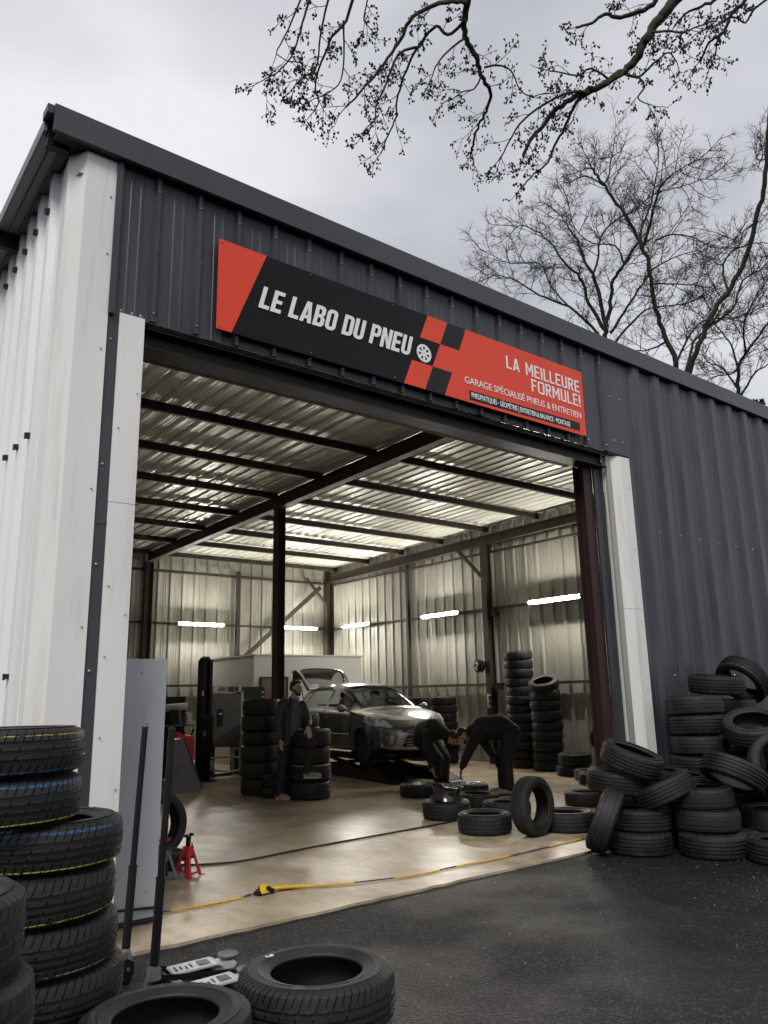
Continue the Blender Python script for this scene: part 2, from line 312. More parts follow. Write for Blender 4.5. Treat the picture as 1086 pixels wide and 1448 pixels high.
# ------------------------------------------------------------------ mesh helpers
class MB:
    def __init__(self): self.v = []; self.f = []; self.m = []
    def add(self, vs, fs, mi=0):
        o = len(self.v); self.v.extend([tuple(p) for p in vs])
        for f in fs: self.f.append(tuple(i + o for i in f)); self.m.append(mi)
    def box(self, x0, y0, z0, x1, y1, z1, mi=0):
        self.add([(x0, y0, z0), (x1, y0, z0), (x1, y1, z0), (x0, y1, z0), (x0, y0, z1), (x1, y0, z1), (x1, y1, z1), (x0, y1, z1)],
                 [(0, 3, 2, 1), (4, 5, 6, 7), (0, 1, 5, 4), (1, 2, 6, 5), (2, 3, 7, 6), (3, 0, 4, 7)], mi)
    def obox(self, c, size, M=None, mi=0):
        M = M or Matrix.Identity(3); c = Vector(c); sx, sy, sz = (s / 2 for s in size)
        P = [c + M @ Vector(p) for p in ((-sx, -sy, -sz), (sx, -sy, -sz), (sx, sy, -sz), (-sx, sy, -sz), (-sx, -sy, sz), (sx, -sy, sz), (sx, sy, sz), (-sx, sy, sz))]
        self.add(P, [(0, 3, 2, 1), (4, 5, 6, 7), (0, 1, 5, 4), (1, 2, 6, 5), (2, 3, 7, 6), (3, 0, 4, 7)], mi)
    def bar(self, a, b, w, h, mi=0, up=(0, 0, 1)):
        a = Vector(a); b = Vector(b); d = (b - a); L = d.length; d.normalize(); up = Vector(up)
        s = d.cross(up)
        if s.length < 1e-4: s = d.cross(Vector((1, 0, 0)))
        s.normalize(); u = s.cross(d)
        M = Matrix((s, d, u)).transposed()
        self.obox((a + b) / 2, (w, L, h), M, mi)
    def ibeam(self, a, b, w, h, up=(0, 0, 1), t=.014, mi=0):
        a = Vector(a); b = Vector(b); d = (b - a).normalized(); up = Vector(up); s = d.cross(up).normalized(); u = s.cross(d)
        o = u * (h / 2 - t / 2)
        self.bar(a + o, b + o, w, t, mi, up); self.bar(a - o, b - o, w, t, mi, up); self.bar(a, b, t * .8, h - 2 * t, mi, up)
    def tube(self, pts, rad, n=8, cap=True, mi=0, flat=1.0):
        pts = [Vector(p) for p in pts]; k = len(pts)
        if not hasattr(rad, '__len__'): rad = [rad] * k
        T = []
        for i in range(k):
            d = pts[min(i + 1, k - 1)] - pts[max(i - 1, 0)]
            T.append(d.normalized() if d.length > 1e-9 else Vector((0, 0, 1)))
        ref = Vector((0, 0, 1)) if abs(T[0].z) < .9 else Vector((1, 0, 0))
        s = T[0].cross(ref).normalized(); vs = []
        for i in range(k):
            s = (s - T[i] * s.dot(T[i]))
            s = s.normalized() if s.length > 1e-6 else T[i].orthogonal().normalized()
            u = T[i].cross(s)
            for j in range(n):
                a = 2 * pi * j / n
                vs.append(pts[i] + (s * cos(a) + u * sin(a) * flat) * rad[i])
        fs = [(i * n + j, i * n + (j + 1) % n, (i + 1) * n + (j + 1) % n, (i + 1) * n + j) for i in range(k - 1) for j in range(n)]
        if cap: fs += [tuple(range(n - 1, -1, -1)), tuple((k - 1) * n + j for j in range(n))]
        self.add(vs, fs, mi)
    def ball(self, c, r, nu=10, nv=7, M=None, mi=0):
        if not hasattr(r, '__len__'): r = (r, r, r)
        c = Vector(c); vs = []
        for i in range(1, nv):
            t = pi * i / nv
            for j in range(nu):
                a = 2 * pi * j / nu
                p = Vector((r[0] * sin(t) * cos(a), r[1] * sin(t) * sin(a), r[2] * cos(t)))
                vs.append(c + (M @ p if M else p))
        for z in (r[2], -r[2]):
            p = Vector((0, 0, z)); vs.append(c + (M @ p if M else p))
        a0 = len(vs) - 2; fs = []
        for i in range(nv - 2):
            for j in range(nu): fs.append((i * nu + j, (i + 1) * nu + j, (i + 1) * nu + (j + 1) % nu, i * nu + (j + 1) % nu))
        for j in range(nu):
            fs.append((a0, j, (j + 1) % nu)); fs.append((a0 + 1, (nv - 2) * nu + (j + 1) % nu, (nv - 2) * nu + j))
        self.add(vs, fs, mi)
    def capsule(self, a, b, ra, rb, n=10, mi=0, flat=1.0):
        self.tube([a, b], [ra, rb], n, True, mi, flat)
        self.ball(a, ra, n, 7, mi=mi); self.ball(b, rb, n, 7, mi=mi)
    def limb(self, pts, rads, n=10):
        for i in range(len(pts) - 1): self.capsule(pts[i], pts[i + 1], rads[i], rads[i + 1], n)
    def lathe(self, prof, n, M=None, closed=False, mod=None, mi=0, angles=None, slant=0.0):
        k = len(prof); vs = []
        for i in range(n):
            a0 = angles[i] if angles else 2 * pi * i / n
            for j, (r, z) in enumerate(prof):
                rr = r + (mod(i, j, r, z) if mod else 0)
                a = a0 + slant * z; c, s = cos(a), sin(a)
                p = Vector((rr * c, rr * s, z)); vs.append(M @ p if M else p)
        kk = k if closed else k - 1
        fs = [(i * k + j, ((i + 1) % n) * k + j, ((i + 1) % n) * k + (j + 1) % k, i * k + (j + 1) % k) for i in range(n) for j in range(kk)]
        self.add(vs, fs, mi)
    def prism(self, pts, y0, y1, ax='y', mi=0):
        k = len(pts)
        def q(p, t): return (p[0], t, p[1]) if ax == 'y' else ((t, p[0], p[1]) if ax == 'x' else (p[0], p[1], t))
        vs = [q(p, y0) for p in pts] + [q(p, y1) for p in pts]
        fs = [tuple(range(k - 1, -1, -1)), tuple(range(k, 2 * k))] + [(i, (i + 1) % k, k + (i + 1) % k, k + i) for i in range(k)]
        self.add(vs, fs, mi)
    def build(self, name, mats, parent=None, smooth=False, bevel=0, world=True, angle=40, fix=True):
        me = bpy.data.meshes.new(name); me.from_pydata(self.v, [], self.f)
        if not isinstance(mats, (list, tuple)): mats = [mats]
        for m in mats: me.materials.append(m)
        if len(mats) > 1: me.polygons.foreach_set('material_index', self.m)
        if bevel or fix:
            bm = bmesh.new(); bm.from_mesh(me)
            if fix: bmesh.ops.recalc_face_normals(bm, faces=bm.faces[:])
            if bevel:
                es = [e for e in bm.edges if len(e.link_faces) == 2 and e.calc_face_angle(0) > radians(35)]
                bmesh.ops.bevel(bm, geom=es, offset=bevel, segments=2, affect='EDGES', clamp_overlap=True)
            bm.to_mesh(me); bm.free()
        if smooth:
            me.polygons.foreach_set('use_smooth', [True] * len(me.polygons))
            me.set_sharp_from_angle(angle=radians(angle))
        me.update()
        o = bpy.data.objects.new(name, me); COL.objects.link(o)
        if parent:
            o.parent = parent
            if world:
                root = parent
                off = Vector((0, 0, 0))
                while root: off += root.location; root = root.parent
                o.location = -off
        return o

def tag(o, label=None, cat=None, group=None, kind=None):
    if label: o['label'] = label
    if cat: o['category'] = cat
    if group: o['group'] = group
    if kind: o['kind'] = kind
    return o
def thing(name, label, cat, loc=(0, 0, 0), rz=0, group=None):
    o = bpy.data.objects.new(name, None); COL.objects.link(o)
    o.empty_display_size = .1
    o.location = loc; o.rotation_euler = (0, 0, rz)
    return tag(o, label, cat, group)
def box_part(name, b, m, parent, bevel=.004):
    mb = MB(); mb.box(*b); return mb.build(name, m, parent, bevel=bevel)
def evaluated(o):
    dg = bpy.context.evaluated_depsgraph_get(); dg.update()
    return bpy.data.meshes.new_from_object(o.evaluated_get(dg), depsgraph=dg)
def fused(name, mb, m, parent, voxel=.01, smooth=4, local=True):
    """one continuous surface grown over the overlapping volumes of mb"""
    o = mb.build(name + '_raw', m)
    r = o.modifiers.new('r', 'REMESH'); r.mode = 'VOXEL'; r.voxel_size = voxel; r.use_smooth_shade = True
    s = o.modifiers.new('s', 'SMOOTH'); s.factor = .5; s.iterations = smooth
    me = evaluated(o); bpy.data.objects.remove(o)
    me.name = name
    n = bpy.data.objects.new(name, me); COL.objects.link(n)
    if not me.materials: me.materials.append(m)
    me.polygons.foreach_set('use_smooth', [True] * len(me.polygons))
    n.parent = parent
    return n
# ------------------------------------------------------------------ setting: ground and floor
F = 5.586            # plane of the front wall
XL, XR, YB = 1.445, 13.44, 19.75
mb = MB()
def grid(x0, y0, x1, y1, n, z):
    vs = [(x0 + (x1 - x0) * i / n, y0 + (y1 - y0) * j / n, z) for j in range(n + 1) for i in range(n + 1)]
    mb.add(vs, [(j * (n + 1) + i, j * (n + 1) + i + 1, (j + 1) * (n + 1) + i + 1, (j + 1) * (n + 1) + i) for j in range(n) for i in range(n)])
grid(-600, -600, 600, 600, 24, -0.022)
tag(mb.build('ground', M_ASPHALT), kind='structure')
mb = MB()
rg = random.Random(5)
edge = [(1.75 + (8.35 - 1.75) * i / 60, 5.38 + rg.uniform(-.012, .012)) for i in range(61)]
mb.prism([(1.55, 5.40)] + edge + [(8.5, 5.56), (XR - .04, 5.60), (XR - .04, YB - .04), (1.5, YB - .04), (1.5, 5.62)], -.12, 0.0, 'z')
tag(mb.build('floor', M_CONC), kind='structure')

# small pale petals and grit lying on the asphalt
mb = MB(); rg = random.Random(3)
for i in range(150):
    x, y = rg.uniform(5.2, 9.4), rg.uniform(2.6, 5.3)
    if rg.random() < .4: x, y = rg.uniform(2.2, 8.5), rg.uniform(2.6, 5.2)
    s = rg.uniform(.003, .008); a = rg.uniform(0, 6.28); z = -.016
    mb.add([(x + s * cos(a), y + s * sin(a), z), (x - s * sin(a), y + s * cos(a), z + .004), (x - s * cos(a), y - s * sin(a), z), (x + s * sin(a), y - s * cos(a), z + .003)], [(0, 1, 2, 3)])
tag(mb.build('petal_litter', mat('petal', (.5, .48, .42), .8)), 'tiny pale petals and grit scattered over the damp asphalt', 'litter', kind='stuff')

# ------------------------------------------------------------------ the workshop building
W = thing('tyre_workshop', 'large steel shed with anthracite front cladding, white side wall and a wide open bay', 'workshop', (XL, F, 0))

def sheet(mb, O, U, V, Nn, prof, L, Lf=None, mi=0):
    O, U, V, Nn = Vector(O), Vector(U), Vector(V), Vector(Nn)
    vs = []
    for u, d in prof:
        p = O + U * u + Nn * d
        vs += [p, p + V * (Lf(u) if Lf else L)]
    mb.add(vs, [(2 * i, 2 * i + 2, 2 * i + 3, 2 * i + 1) for i in range(len(prof) - 1)], mi)
def ribs(length, pitch, h, base, top, start=0.0, minor=0.004, seed=1, wob=.0012):
    rg = random.Random(seed); P = [(0, 0)]; u = start
    while u < length:
        a = u - base / 2
        for q in ((u - pitch * .62, 0), (u - pitch * .60, minor), (u - pitch * .55, minor), (u - pitch * .53, 0), (u - pitch * .40, 0), (u - pitch * .38, minor), (u - pitch * .33, minor), (u - pitch * .31, 0)):
            if P[-1][0] < q[0] < length: P.append((q[0], q[1] + rg.uniform(-wob, wob)))
        for q in ((u - base / 2, 0), (u - top / 2, h), (u + top / 2, h), (u + base / 2, 0)):
            if P[-1][0] < q[0] < length: P.append((q[0], q[1] + rg.uniform(-wob, wob)))
        u += pitch
    P.append((length, 0)); return P
def screws(mb, pts, nrm, r=.009, mi=1):
    nrm = Vector(nrm)
    for p in pts: mb.tube([Vector(p), Vector(p) + nrm * .006, Vector(p) + nrm * .012], [r * 1.5, r * 1.5, r * .7], 6, True, mi)

# upper front cladding over the bay
mb = MB()
P = ribs(8.07 - 1.75, .37, .034, .062, .034, .34, seed=2)
sheet(mb, (1.75, F, 4.53), (1, 0, 0), (0, 0, 1), (0, -1, 0), P, 1.34)
mb.box(1.75, F + .004, 4.54, 8.07, F + .02, 5.85)
rg = random.Random(9)
for k in range(17):
    x = 1.75 + .34 + .37 * k
    screws(mb, [(x, F - .034, 5.70), (x + .028, F - .012, 5.20), (x, F - .034, 4.60)], (0, -1, 0), .007)
for x in (1.84, 1.93, 2.0): screws(mb, [(x, F - .003, 4.56)], (0, -1, 0))
mb.build('front_cladding', [M_ANTH, M_SCREW], W)
box_part('edge_flashing', (1.735, F - .045, 4.50, 1.785, F - .002, 5.855), M_ANTHTRIM, W)
# right part of the front wall, full height
mb = MB()
P = ribs(XR + .1 - 8.50, .49, .052, .25, .13, .29, minor=.006, seed=4, wob=.002)
sheet(mb, (8.50, F - .004, .02), (1, 0, 0), (0, 0, 1), (0, -1, 0), P, 5.84)
mb.box(8.26, F + .006, 0.0, XR + .1, F + .022, 4.50)
mb.box(8.07, F + .006, 4.51, XR + .1, F + .022, 5.85)
mb.box(8.07, F - .012, 4.53, 8.52, F + .004, 5.85)
for k in range(10):
    x = 8.50 + .06 + .49 * k
    screws(mb, [(x, F - .006, 1.75), (x, F - .006, 3.6), (x, F - .006, 5.6)], (0, -1, 0), .005)
for k in (0, 1): screws(mb, [(8.2 + .2 * k, F - .012, 5.3), (8.2 + .2 * k, F - .012, 4.7)], (0, -1, 0))
mb.build('front_cladding', [M_ANTH, M_SCREW], W)
# fascia flashing along the top of the front, wrapping the eave
mb = MB()
mb.prism([(F - .10, 6.075), (F - .10, 5.845), (F - .075, 5.835), (F - .075, 5.85), (F - .088, 5.855), (F - .088, 6.06), (F + .25, 6.05), (F + .25, 6.065)], 1.215, XR + .35, 'x')
mb.box(1.165, F - .085, 5.99, 1.213, F + .05, 6.062)
mb.build('fascia', M_ANTHTRIM, W)
mb = MB(); mb.box(1.25, F - .074, 5.838, XR + .3, F + .10, 5.86); mb.build('fascia_underside', M_BLACKSTEEL, W)
# white corner, dark gap strip and jamb boards
mb = MB()
mb.prism([(1.425, 5.93), (1.405, 5.72), (1.50, F - .022), (1.738, F - .022), (1.738, F + .004), (1.52, F + .004), (1.45, 5.75), (1.45, 5.93)], 0.0, 5.835, 'z')
screws(mb, [(1.70, F - .022, z) for z in (1.1, 2.1, 3.1, 4.2, 5.0, 5.5)], (0, -1, 0), .005)
mb.build('corner_trim', [M_CREAM, M_SCREW], W)
mb = MB(); mb.prism([(1.738, 0), (1.83, 0), (1.83, 4.55), (1.738, 4.55)], F - .006, F + .05)
mb.box(1.738, F - .012, 2.85, 1.835, F - .0062, 2.87)
screws(mb, [(1.775, F - .006, z) for z in (1.25, 1.8, 2.55, 3.3, 4.3)], (0, -1, 0), .008)
mb.build('gap_strip', [M_ANTHTRIM, M_SCREW], W)
mb = MB()
mb.prism([(1.832, F - .016), (2.03, F - .020), (2.03, F + .16), (2.005, F + .16), (2.005, F + .01), (1.832, F + .01)], 0.0, 3.02, 'z')
mb.prism([(1.830, F - .0165), (2.03, F - .0205), (2.03, F + .16), (2.005, F + .16), (2.005, F + .01), (1.832, F + .01)], 3.024, 4.54, 'z')
screws(mb, [(1.87, F - .018, z) for z in (.9, 1.35, 1.9, 2.4, 3.6)] + [(2.0, F - .02, z) for z in (1.0, 2.2, 3.9)], (0, -1, 0), .004)
mb.build('jamb_board', [M_CREAM, M_SCREW], W)
mb = MB()
mb.prism([(8.095, F + .10), (8.29, F - .02), (8.47, F - .03), (8.47, F - .006), (8.30, F + .004), (8.105, F + .13)], 0.0, 2.55, 'z')
mb.prism([(8.095, F + .101), (8.29, F - .021), (8.47, F - .031), (8.47, F - .006), (8.30, F + .004), (8.105, F + .13)], 2.553, 4.50, 'z')
screws(mb, [(8.4, F - .031, z) for z in (.8, 1.6, 2.4, 3.3, 4.1)], (0, -1, 0), .004)
mb.build('jamb_board', [M_CREAM, M_SCREW], W)
box_part('gap_strip', (7.915, F + .13, 0, 8.10, F + .16, 4.42), M_ANTHTRIM, W)
box_part('gap_strip', (8.472, F - .020, 0, 8.57, F - .0045, 4.52), M_ANTHTRIM, W)
# white side wall with trapezoid ribs and black fasteners on them
mb = MB()
Ls = YB - 5.75
P = ribs(Ls, .35, .055, .15, .10, .42, minor=.003, seed=6, wob=.002)
sheet(mb, (XL, 5.75, 0), (0, 1, 0), (0, 0, 1), (-1, 0, 0), P, 5.9, Lf=lambda u: 5.93 - .03 * u)
for k in range(24):
    y = 5.75 + .42 + .35 * k
    for z in (1.78, 3.61, 5.58 - .035 * (y - 6)):
        x = XL - .055
        mb.box(x - .022, y - .030, z - .018, x + .002, y + .030, z + .018, 1)
        mb.box(x - .036, y - .014, z - .026, x - .022, y + .014, z + .020, 1)
mb.build('side_wall', [M_WHITE, M_SCREWBLK], W)
# right and rear walls (sheets seen from inside)
mb = MB()
P = ribs(YB - F, .35, .034, .10, .045, .2, minor=.005, seed=8, wob=.003)
sheet(mb, (XR, F + .03, 0), (0, 1, 0), (0, 0, 1), (-1, 0, 0), P, 5.6)
mb.build('side_wall', M_INNER, W)
mb = MB()
P = ribs(XR - XL, .35, .034, .10, .045, .2, minor=.005, seed=10, wob=.003)
sheet(mb, (XL, YB, 0), (1, 0, 0), (0, 0, 1), (0, -1, 0), P, 5.6)
mb.build('rear_wall', M_INNER, W)
# roof
def RB(y): return 5.29 - .018 * (y - 8.0)        # underside of the rafters
def CE(y): return RB(y) + .30
mb = MB()
P = ribs(XR - XL, .25, -.03, .10, .05, .12, minor=-.004, seed=12, wob=.003)
V = Vector((0, YB - F, CE(YB) - CE(F)))
sheet(mb, (XL, F, CE(F)), (1, 0, 0), V.normalized(), (0, 0, -1), P, V.length)
mb.build('roof_sheet', M_CEIL, W)
mb = MB()
for k, (y0, y1) in enumerate(((F + .02, YB + .2),)):
    z0, z1 = 6.02, 6.02 - .04 * (y1 - y0)
    mb.add([(XL - .24, y0, z0), (XR + .3, y0, z0), (XR + .3, y1, z1), (XL - .24, y1, z1)], [(0, 1, 2, 3)])
    mb.add([(XL - .24, y0, z0 - .05), (XL - .01, y0, z0 - .05), (XL - .01, y1, z1 - .05), (XL - .24, y1, z1 - .05)], [(0, 1, 2, 3)])
    for xx in (XL - .17, XL - .09):
        mb.add([(xx, y0, z0 - .0505), (xx + .012, y0, z0 - .065), (xx + .024, y0, z0 - .0505), (xx, y1, z1 - .0505), (xx + .012, y1, z1 - .065), (xx + .024, y1, z1 - .0505)], [(0, 1, 4, 3), (1, 2, 5, 4)])
mb.build('roof_cover', M_SOFFIT, W)
mb = MB(); y0, y1 = F + .05, YB + .2
za, zb_ = 6.03, 6.03 - .04 * (y1 - y0)
mb.add([(XL - .265, y0, za), (XL - .241, y0, za), (XL - .241, y1, zb_), (XL - .265, y1, zb_), (XL - .265, y0, za - .11), (XL - .241, y0, za - .11), (XL - .241, y1, zb_ - .11), (XL - .265, y1, zb_ - .11)],
       [(0, 1, 2, 3), (7, 6, 5, 4), (0, 4, 5, 1), (1, 5, 6, 2), (2, 6, 7, 3), (3, 7, 4, 0)])
mb.build('eave_trim', mat('eave_trim_grey', (.16, .16, .16), .5), W)
for y in (5.66, 7.25, 8.85, 10.45, 12.05):
    z = 5.96 - .04 * (y - F)
    box_part('purlin_end', (XL - .232, y - .03, z - .15, XL - (.062 if y < 6 else .005), y + .05, z), M_BLACKSTEEL, W)
# steel frame inside
def steel(name, m, a, b, w, h, up=(0, 0, 1), beam=True, t=.014):
    mb = MB()
    if beam: mb.ibeam(a, b, w, h, up, t)
    else: mb.bar(a, b, w, h, up=up)
    return mb.build(name, m, W)
steel('rafter', M_STEEL, (7.6, F + .25, RB(F + .25) + .12), (7.6, YB - .06, RB(YB) + .12), .15, .24)
steel('eave_beam', M_STEEL, (13.28, F + .06, RB(F) - .06), (13.28, YB - .06, RB(YB) - .06), .13, .22)
for y in (6.45, 8.05, 9.65, 11.25, 12.85, 14.45, 16.05, 17.65, 19.25):
    for xa, xb in ((XL + .05, 7.52), (7.68, XR - .05)):
        mb = MB(); z = CE(y) - .105
        mb.bar((xa, y, z + .012), (xb, y, z + .012), .012, .115)
        mb.bar((xa, y + .03, z - .040), (xb, y + .03, z - .040), .06, .011)
        mb.bar((xa, y - .026, z + .062), (xb, y - .026, z + .062), .05, .012)
        mb.build('purlin', M_STEEL, W)
steel('column', M_STEEL, (7.6, 12.9, 0), (7.6, 12.9, RB(12.9)), .15, .19, up=(1, 0, 0))
steel('column', M_STEEL, (13.24, 12.85, 0), (13.24, 12.85, RB(12.85) - .17), .16, .20, up=(1, 0, 0))
steel('column', M_STEEL, (13.24, 19.56, 0), (13.24, 19.56, RB(19.56) - .17), .2, .2, up=(1, 0, 0))
steel('column', M_STEEL, (7.6, 19.56, 0), (7.6, 19.56, RB(19.56)), .15, .2, up=(1, 0, 0))
steel('column', M_STEEL, (1.62, 12.9, 0), (1.62, 12.9, RB(12.9) - .1), .15, .2, up=(1, 0, 0))
steel('column', M_STEEL, (1.62, 19.56, 0), (1.62, 19.56, RB(19.56) - .1), .15, .2, up=(1, 0, 0))
steel('wall_post', M_STEEL, (10.25, 19.64, 0), (10.25, 19.64, 5.05), .08, .10, up=(1, 0, 0), beam=False)
steel('wall_post', M_STEEL, (4.6, 19.64, 0), (4.6, 19.64, 5.05), .08, .10, up=(1, 0, 0), beam=False)
steel('wall_post', M_STEEL, (13.35, 15.9, 0), (13.35, 15.9, 5.0), .08, .08, up=(1, 0, 0), beam=False)
steel('wall_post', M_STEEL, (13.35, 9.3, 0), (13.35, 9.3, 5.0), .08, .08, up=(1, 0, 0), beam=False)
for z, d in ((1.75, .06), (3.50, .05), (4.85, .05)):
    steel('girt', M_STEEL, (13.36, F + .1, z), (13.36, YB - .1, z), .06, d, beam=False)
for z, d in ((1.90, .06), (3.52, .05), (4.90, .07)):
    steel('girt', M_STEEL, (XL + .1, 19.665, z), (13.3, 19.665, z), .06, d, beam=False)
steel('brace', M_STEEL, (9.3, 19.45, 1.75), (12.9, 19.45, 4.75), .05, .12, beam=False)
steel('brace', M_STEEL, (13.2, 13.75, RB(13) - .18), (13.22, 12.95, RB(13) - .95), .06, .07, beam=False)
steel('brace', M_STEEL, (12.45, 19.5, RB(19) - .1), (13.15, 19.5, RB(19) - .85), .06, .07, beam=False)
for z in (1.62, 3.30): box_part('bracket', (13.20, 12.60, z, 13.38, 12.75, z + .16), M_STEEL, W)
# opening frame: lintel beams and the maroon column at its right
steel('lintel', M_BLACKSTEEL, (1.9, F + .13, 4.415), (8.07, F + .13, 4.415), .20, .17)
box_part('lintel', (1.98, F + .26, 4.36, 8.05, F + .33, 4.52), M_STEEL, W)
box_part('light_leak_cover', (1.9, F + .022, 4.503, 8.07, F + .235, 4.535), M_BLACKSTEEL, W)  # added dark cover: stops lamp light leaking out between cladding and lintel
box_part('lintel_lip', (1.98, F + .335, 4.36, 7.72, F + .39, 4.385), mat('rusty_lip', (.05, .035, .02), .7), W)
steel('column', M_MAROON, (7.84, F + .25, 0), (7.84, F + .25, 4.355), .17, .16, up=(0, 1, 0))
steel('column', M_BLACKSTEEL, (1.93, F + .28, 0), (1.93, F + .28, 4.355), .10, .16, up=(0, 1, 0))
# inner lining of the front wall right of the bay (seen only from inside)
mb = MB(); mb.box(8.08, F + .05, 0, XR - .02, F + .07, 5.5); mb.box(1.5, F + .06, 4.6, 8.0, F + .08, 5.6); mb.build('inner_lining', M_INNER, W)

# ------------------------------------------------------------------ fluorescent lamps
def lamp(a, b, nrm, label):
    a, b, nrm = Vector(a), Vector(b), Vector(nrm)
    t = thing('fluorescent_lamp', label, 'lamp', (a + b) / 2, group='fluorescent lamps on the shed walls')
    d = (b - a).normalized()
    mb = MB(); mb.bar(a - nrm * .036, b - nrm * .036, .03, .10); mb.build('housing', M_LAMPBODY, t)
    mb = MB(); mb.tube([a, b], .015, 10); mb.build('tube', M_LAMP, t, smooth=True)
    for q, s in ((a, -1), (b, 1)):
        mb = MB(); mb.tube([q + d * .001 * s, q + d * s * .03], .02, 10); mb.build('end_cap', M_LAMPBODY, t)
YW = 19.42
lamp((8.42, YW, 3.50), (9.72, YW, 3.50), (0, -1, 0), 'lit tube lamp on the rear wall, left of the middle post')
lamp((11.55, YW, 3.50), (12.75, YW, 3.50), (0, -1, 0), 'lit tube lamp on the rear wall, just right of the middle post')
XW = 13.08
lamp((XW, 18.55, 3.50), (XW, 17.3, 3.50), (-1, 0, 0), 'lit tube lamp on the right wall, nearest the rear corner')
lamp((XW, 15.05, 3.48), (XW, 13.72, 3.48), (-1, 0, 0), 'lit tube lamp on the right wall, left of the column with the round device')
lamp((XW, 11.45, 3.48), (XW, 10.05, 3.48), (-1, 0, 0), 'lit tube lamp on the right wall above the tall tyre stacks')

# ------------------------------------------------------------------ banner over the bay
SY = F - .075
S = thing('banner_sign', 'long red and black sign with white lettering over the open bay', 'sign', (5.15, SY, 4.64))
SLOC = Vector((5.15, SY, 4.64))
SX0, SX1, SZ0, SZ1 = 2.648, 7.655, 4.650, 5.505
mb = MB(); mb.box(SX0, SY, SZ0, SX1, SY + .018, SZ1); mb.build('panel', M_SIGNBLK, S, bevel=.002)
def flat(name, pts, m, d, th=.0025):
    mb = MB(); mb.prism(pts, SY - d - th, SY - d); return mb.build(name, m, S)
e = .004
flat('red_wedge', [(SX0 + .001, SZ0 + .001), (2.793, SZ0 + .001), (3.125, SZ1 - .001), (SX0 + .001, SZ1 - .001)], M_RED, .001)
k = (5.067 - 4.717) / (5.483 - 4.641)
xs = lambda base, z: base + k * (z - SZ0)
za, zb_ = SZ0 + .285, SZ0 + .57
def para(b0, b1, z0, z1): return [(xs(b0, z0), z0), (xs(b1, z0), z0), (xs(b1, z1), z1), (xs(b0, z1), z1)]
c0, c1, c2 = 4.717, 5.001, 5.277
flat('red_square', para(c0, c1, zb_, SZ1 - .001), M_RED, .001)
flat('charcoal_square', para(c1, c2, zb_, SZ1 - .001), M_SIGNGREY, .001)
flat('red_square', para(c0, c1, SZ0 + .001, za), M_RED, .001)
flat('charcoal_square', para(c1, c2, SZ0 + .001, za), M_SIGNGREY, .001)
mid = [(xs(c1, za), za), (xs(c2, za), za), (xs(c2, SZ0), SZ0 + .001), (SX1 - .001, SZ0 + .001), (SX1 - .001, SZ1 - .001), (xs(c2, SZ1), SZ1 - .001), (xs(c2, zb_), zb_), (xs(c1, zb_), zb_)]
flat('red_field', mid, M_RED, .001)
flat('black_bar', [(5.64, 4.685), (7.53, 4.70), (7.53, 4.805), (5.64, 4.79)], M_SIGNGREY, .0045)
def lettering(body, x, z, size, m, sx=1.0, off=0.0, align='LEFT', name='lettering', d=.008, shear=0.0, sp=1.0):
    cu = bpy.data.curves.new('t', 'FONT'); cu.body = body; cu.size = size; cu.offset = off; cu.extrude = .0012; cu.align_x = align
    cu.shear = shear; cu.space_character = sp; cu.resolution_u = 4
    o = bpy.data.objects.new('t', cu); COL.objects.link(o)
    me = evaluated(o); bpy.data.objects.remove(o); bpy.data.curves.remove(cu)
    me.name = name
    for v in me.vertices:
        p = v.co.copy(); v.co = (x + p.x * sx, SY - d - p.z, z + p.y)
    me.materials.clear(); me.materials.append(m)
    n = bpy.data.objects.new(name, me); COL.objects.link(n); n.parent = S; n.location = -SLOC
    return n
# condensed slanted capitals for the shop name, cut as flat pieces
def rr_path(x0, x1, z0, z1, rbl, rbr, rtr, rtl, n=5):
    P = []
    for cx_, cz_, r_, a0 in ((x0 + rbl, z0 + rbl, rbl, pi), (x1 - rbr, z0 + rbr, rbr, 1.5 * pi), (x1 - rtr, z1 - rtr, rtr, 0), (x0 + rtl, z1 - rtl, rtl, .5 * pi)):
        for q_ in range(n + 1): a = a0 + .5 * pi * q_ / n; P.append((cx_ + r_ * cos(a), cz_ + r_ * sin(a)))
    return P
def ring2(x0, x1, z0, z1, R4, s4):
    l, r_, bt, tp = s4
    o = rr_path(x0, x1, z0, z1, *R4); ii = rr_path(x0 + l, x1 - r_, z0 + bt, z1 - tp, *[max(.0005, q_ - min(s4)) for q_ in R4]); n = len(o)
    return [[o[k_], o[(k_ + 1) % n], ii[(k_ + 1) % n], ii[k_]] for k_ in range(n)]
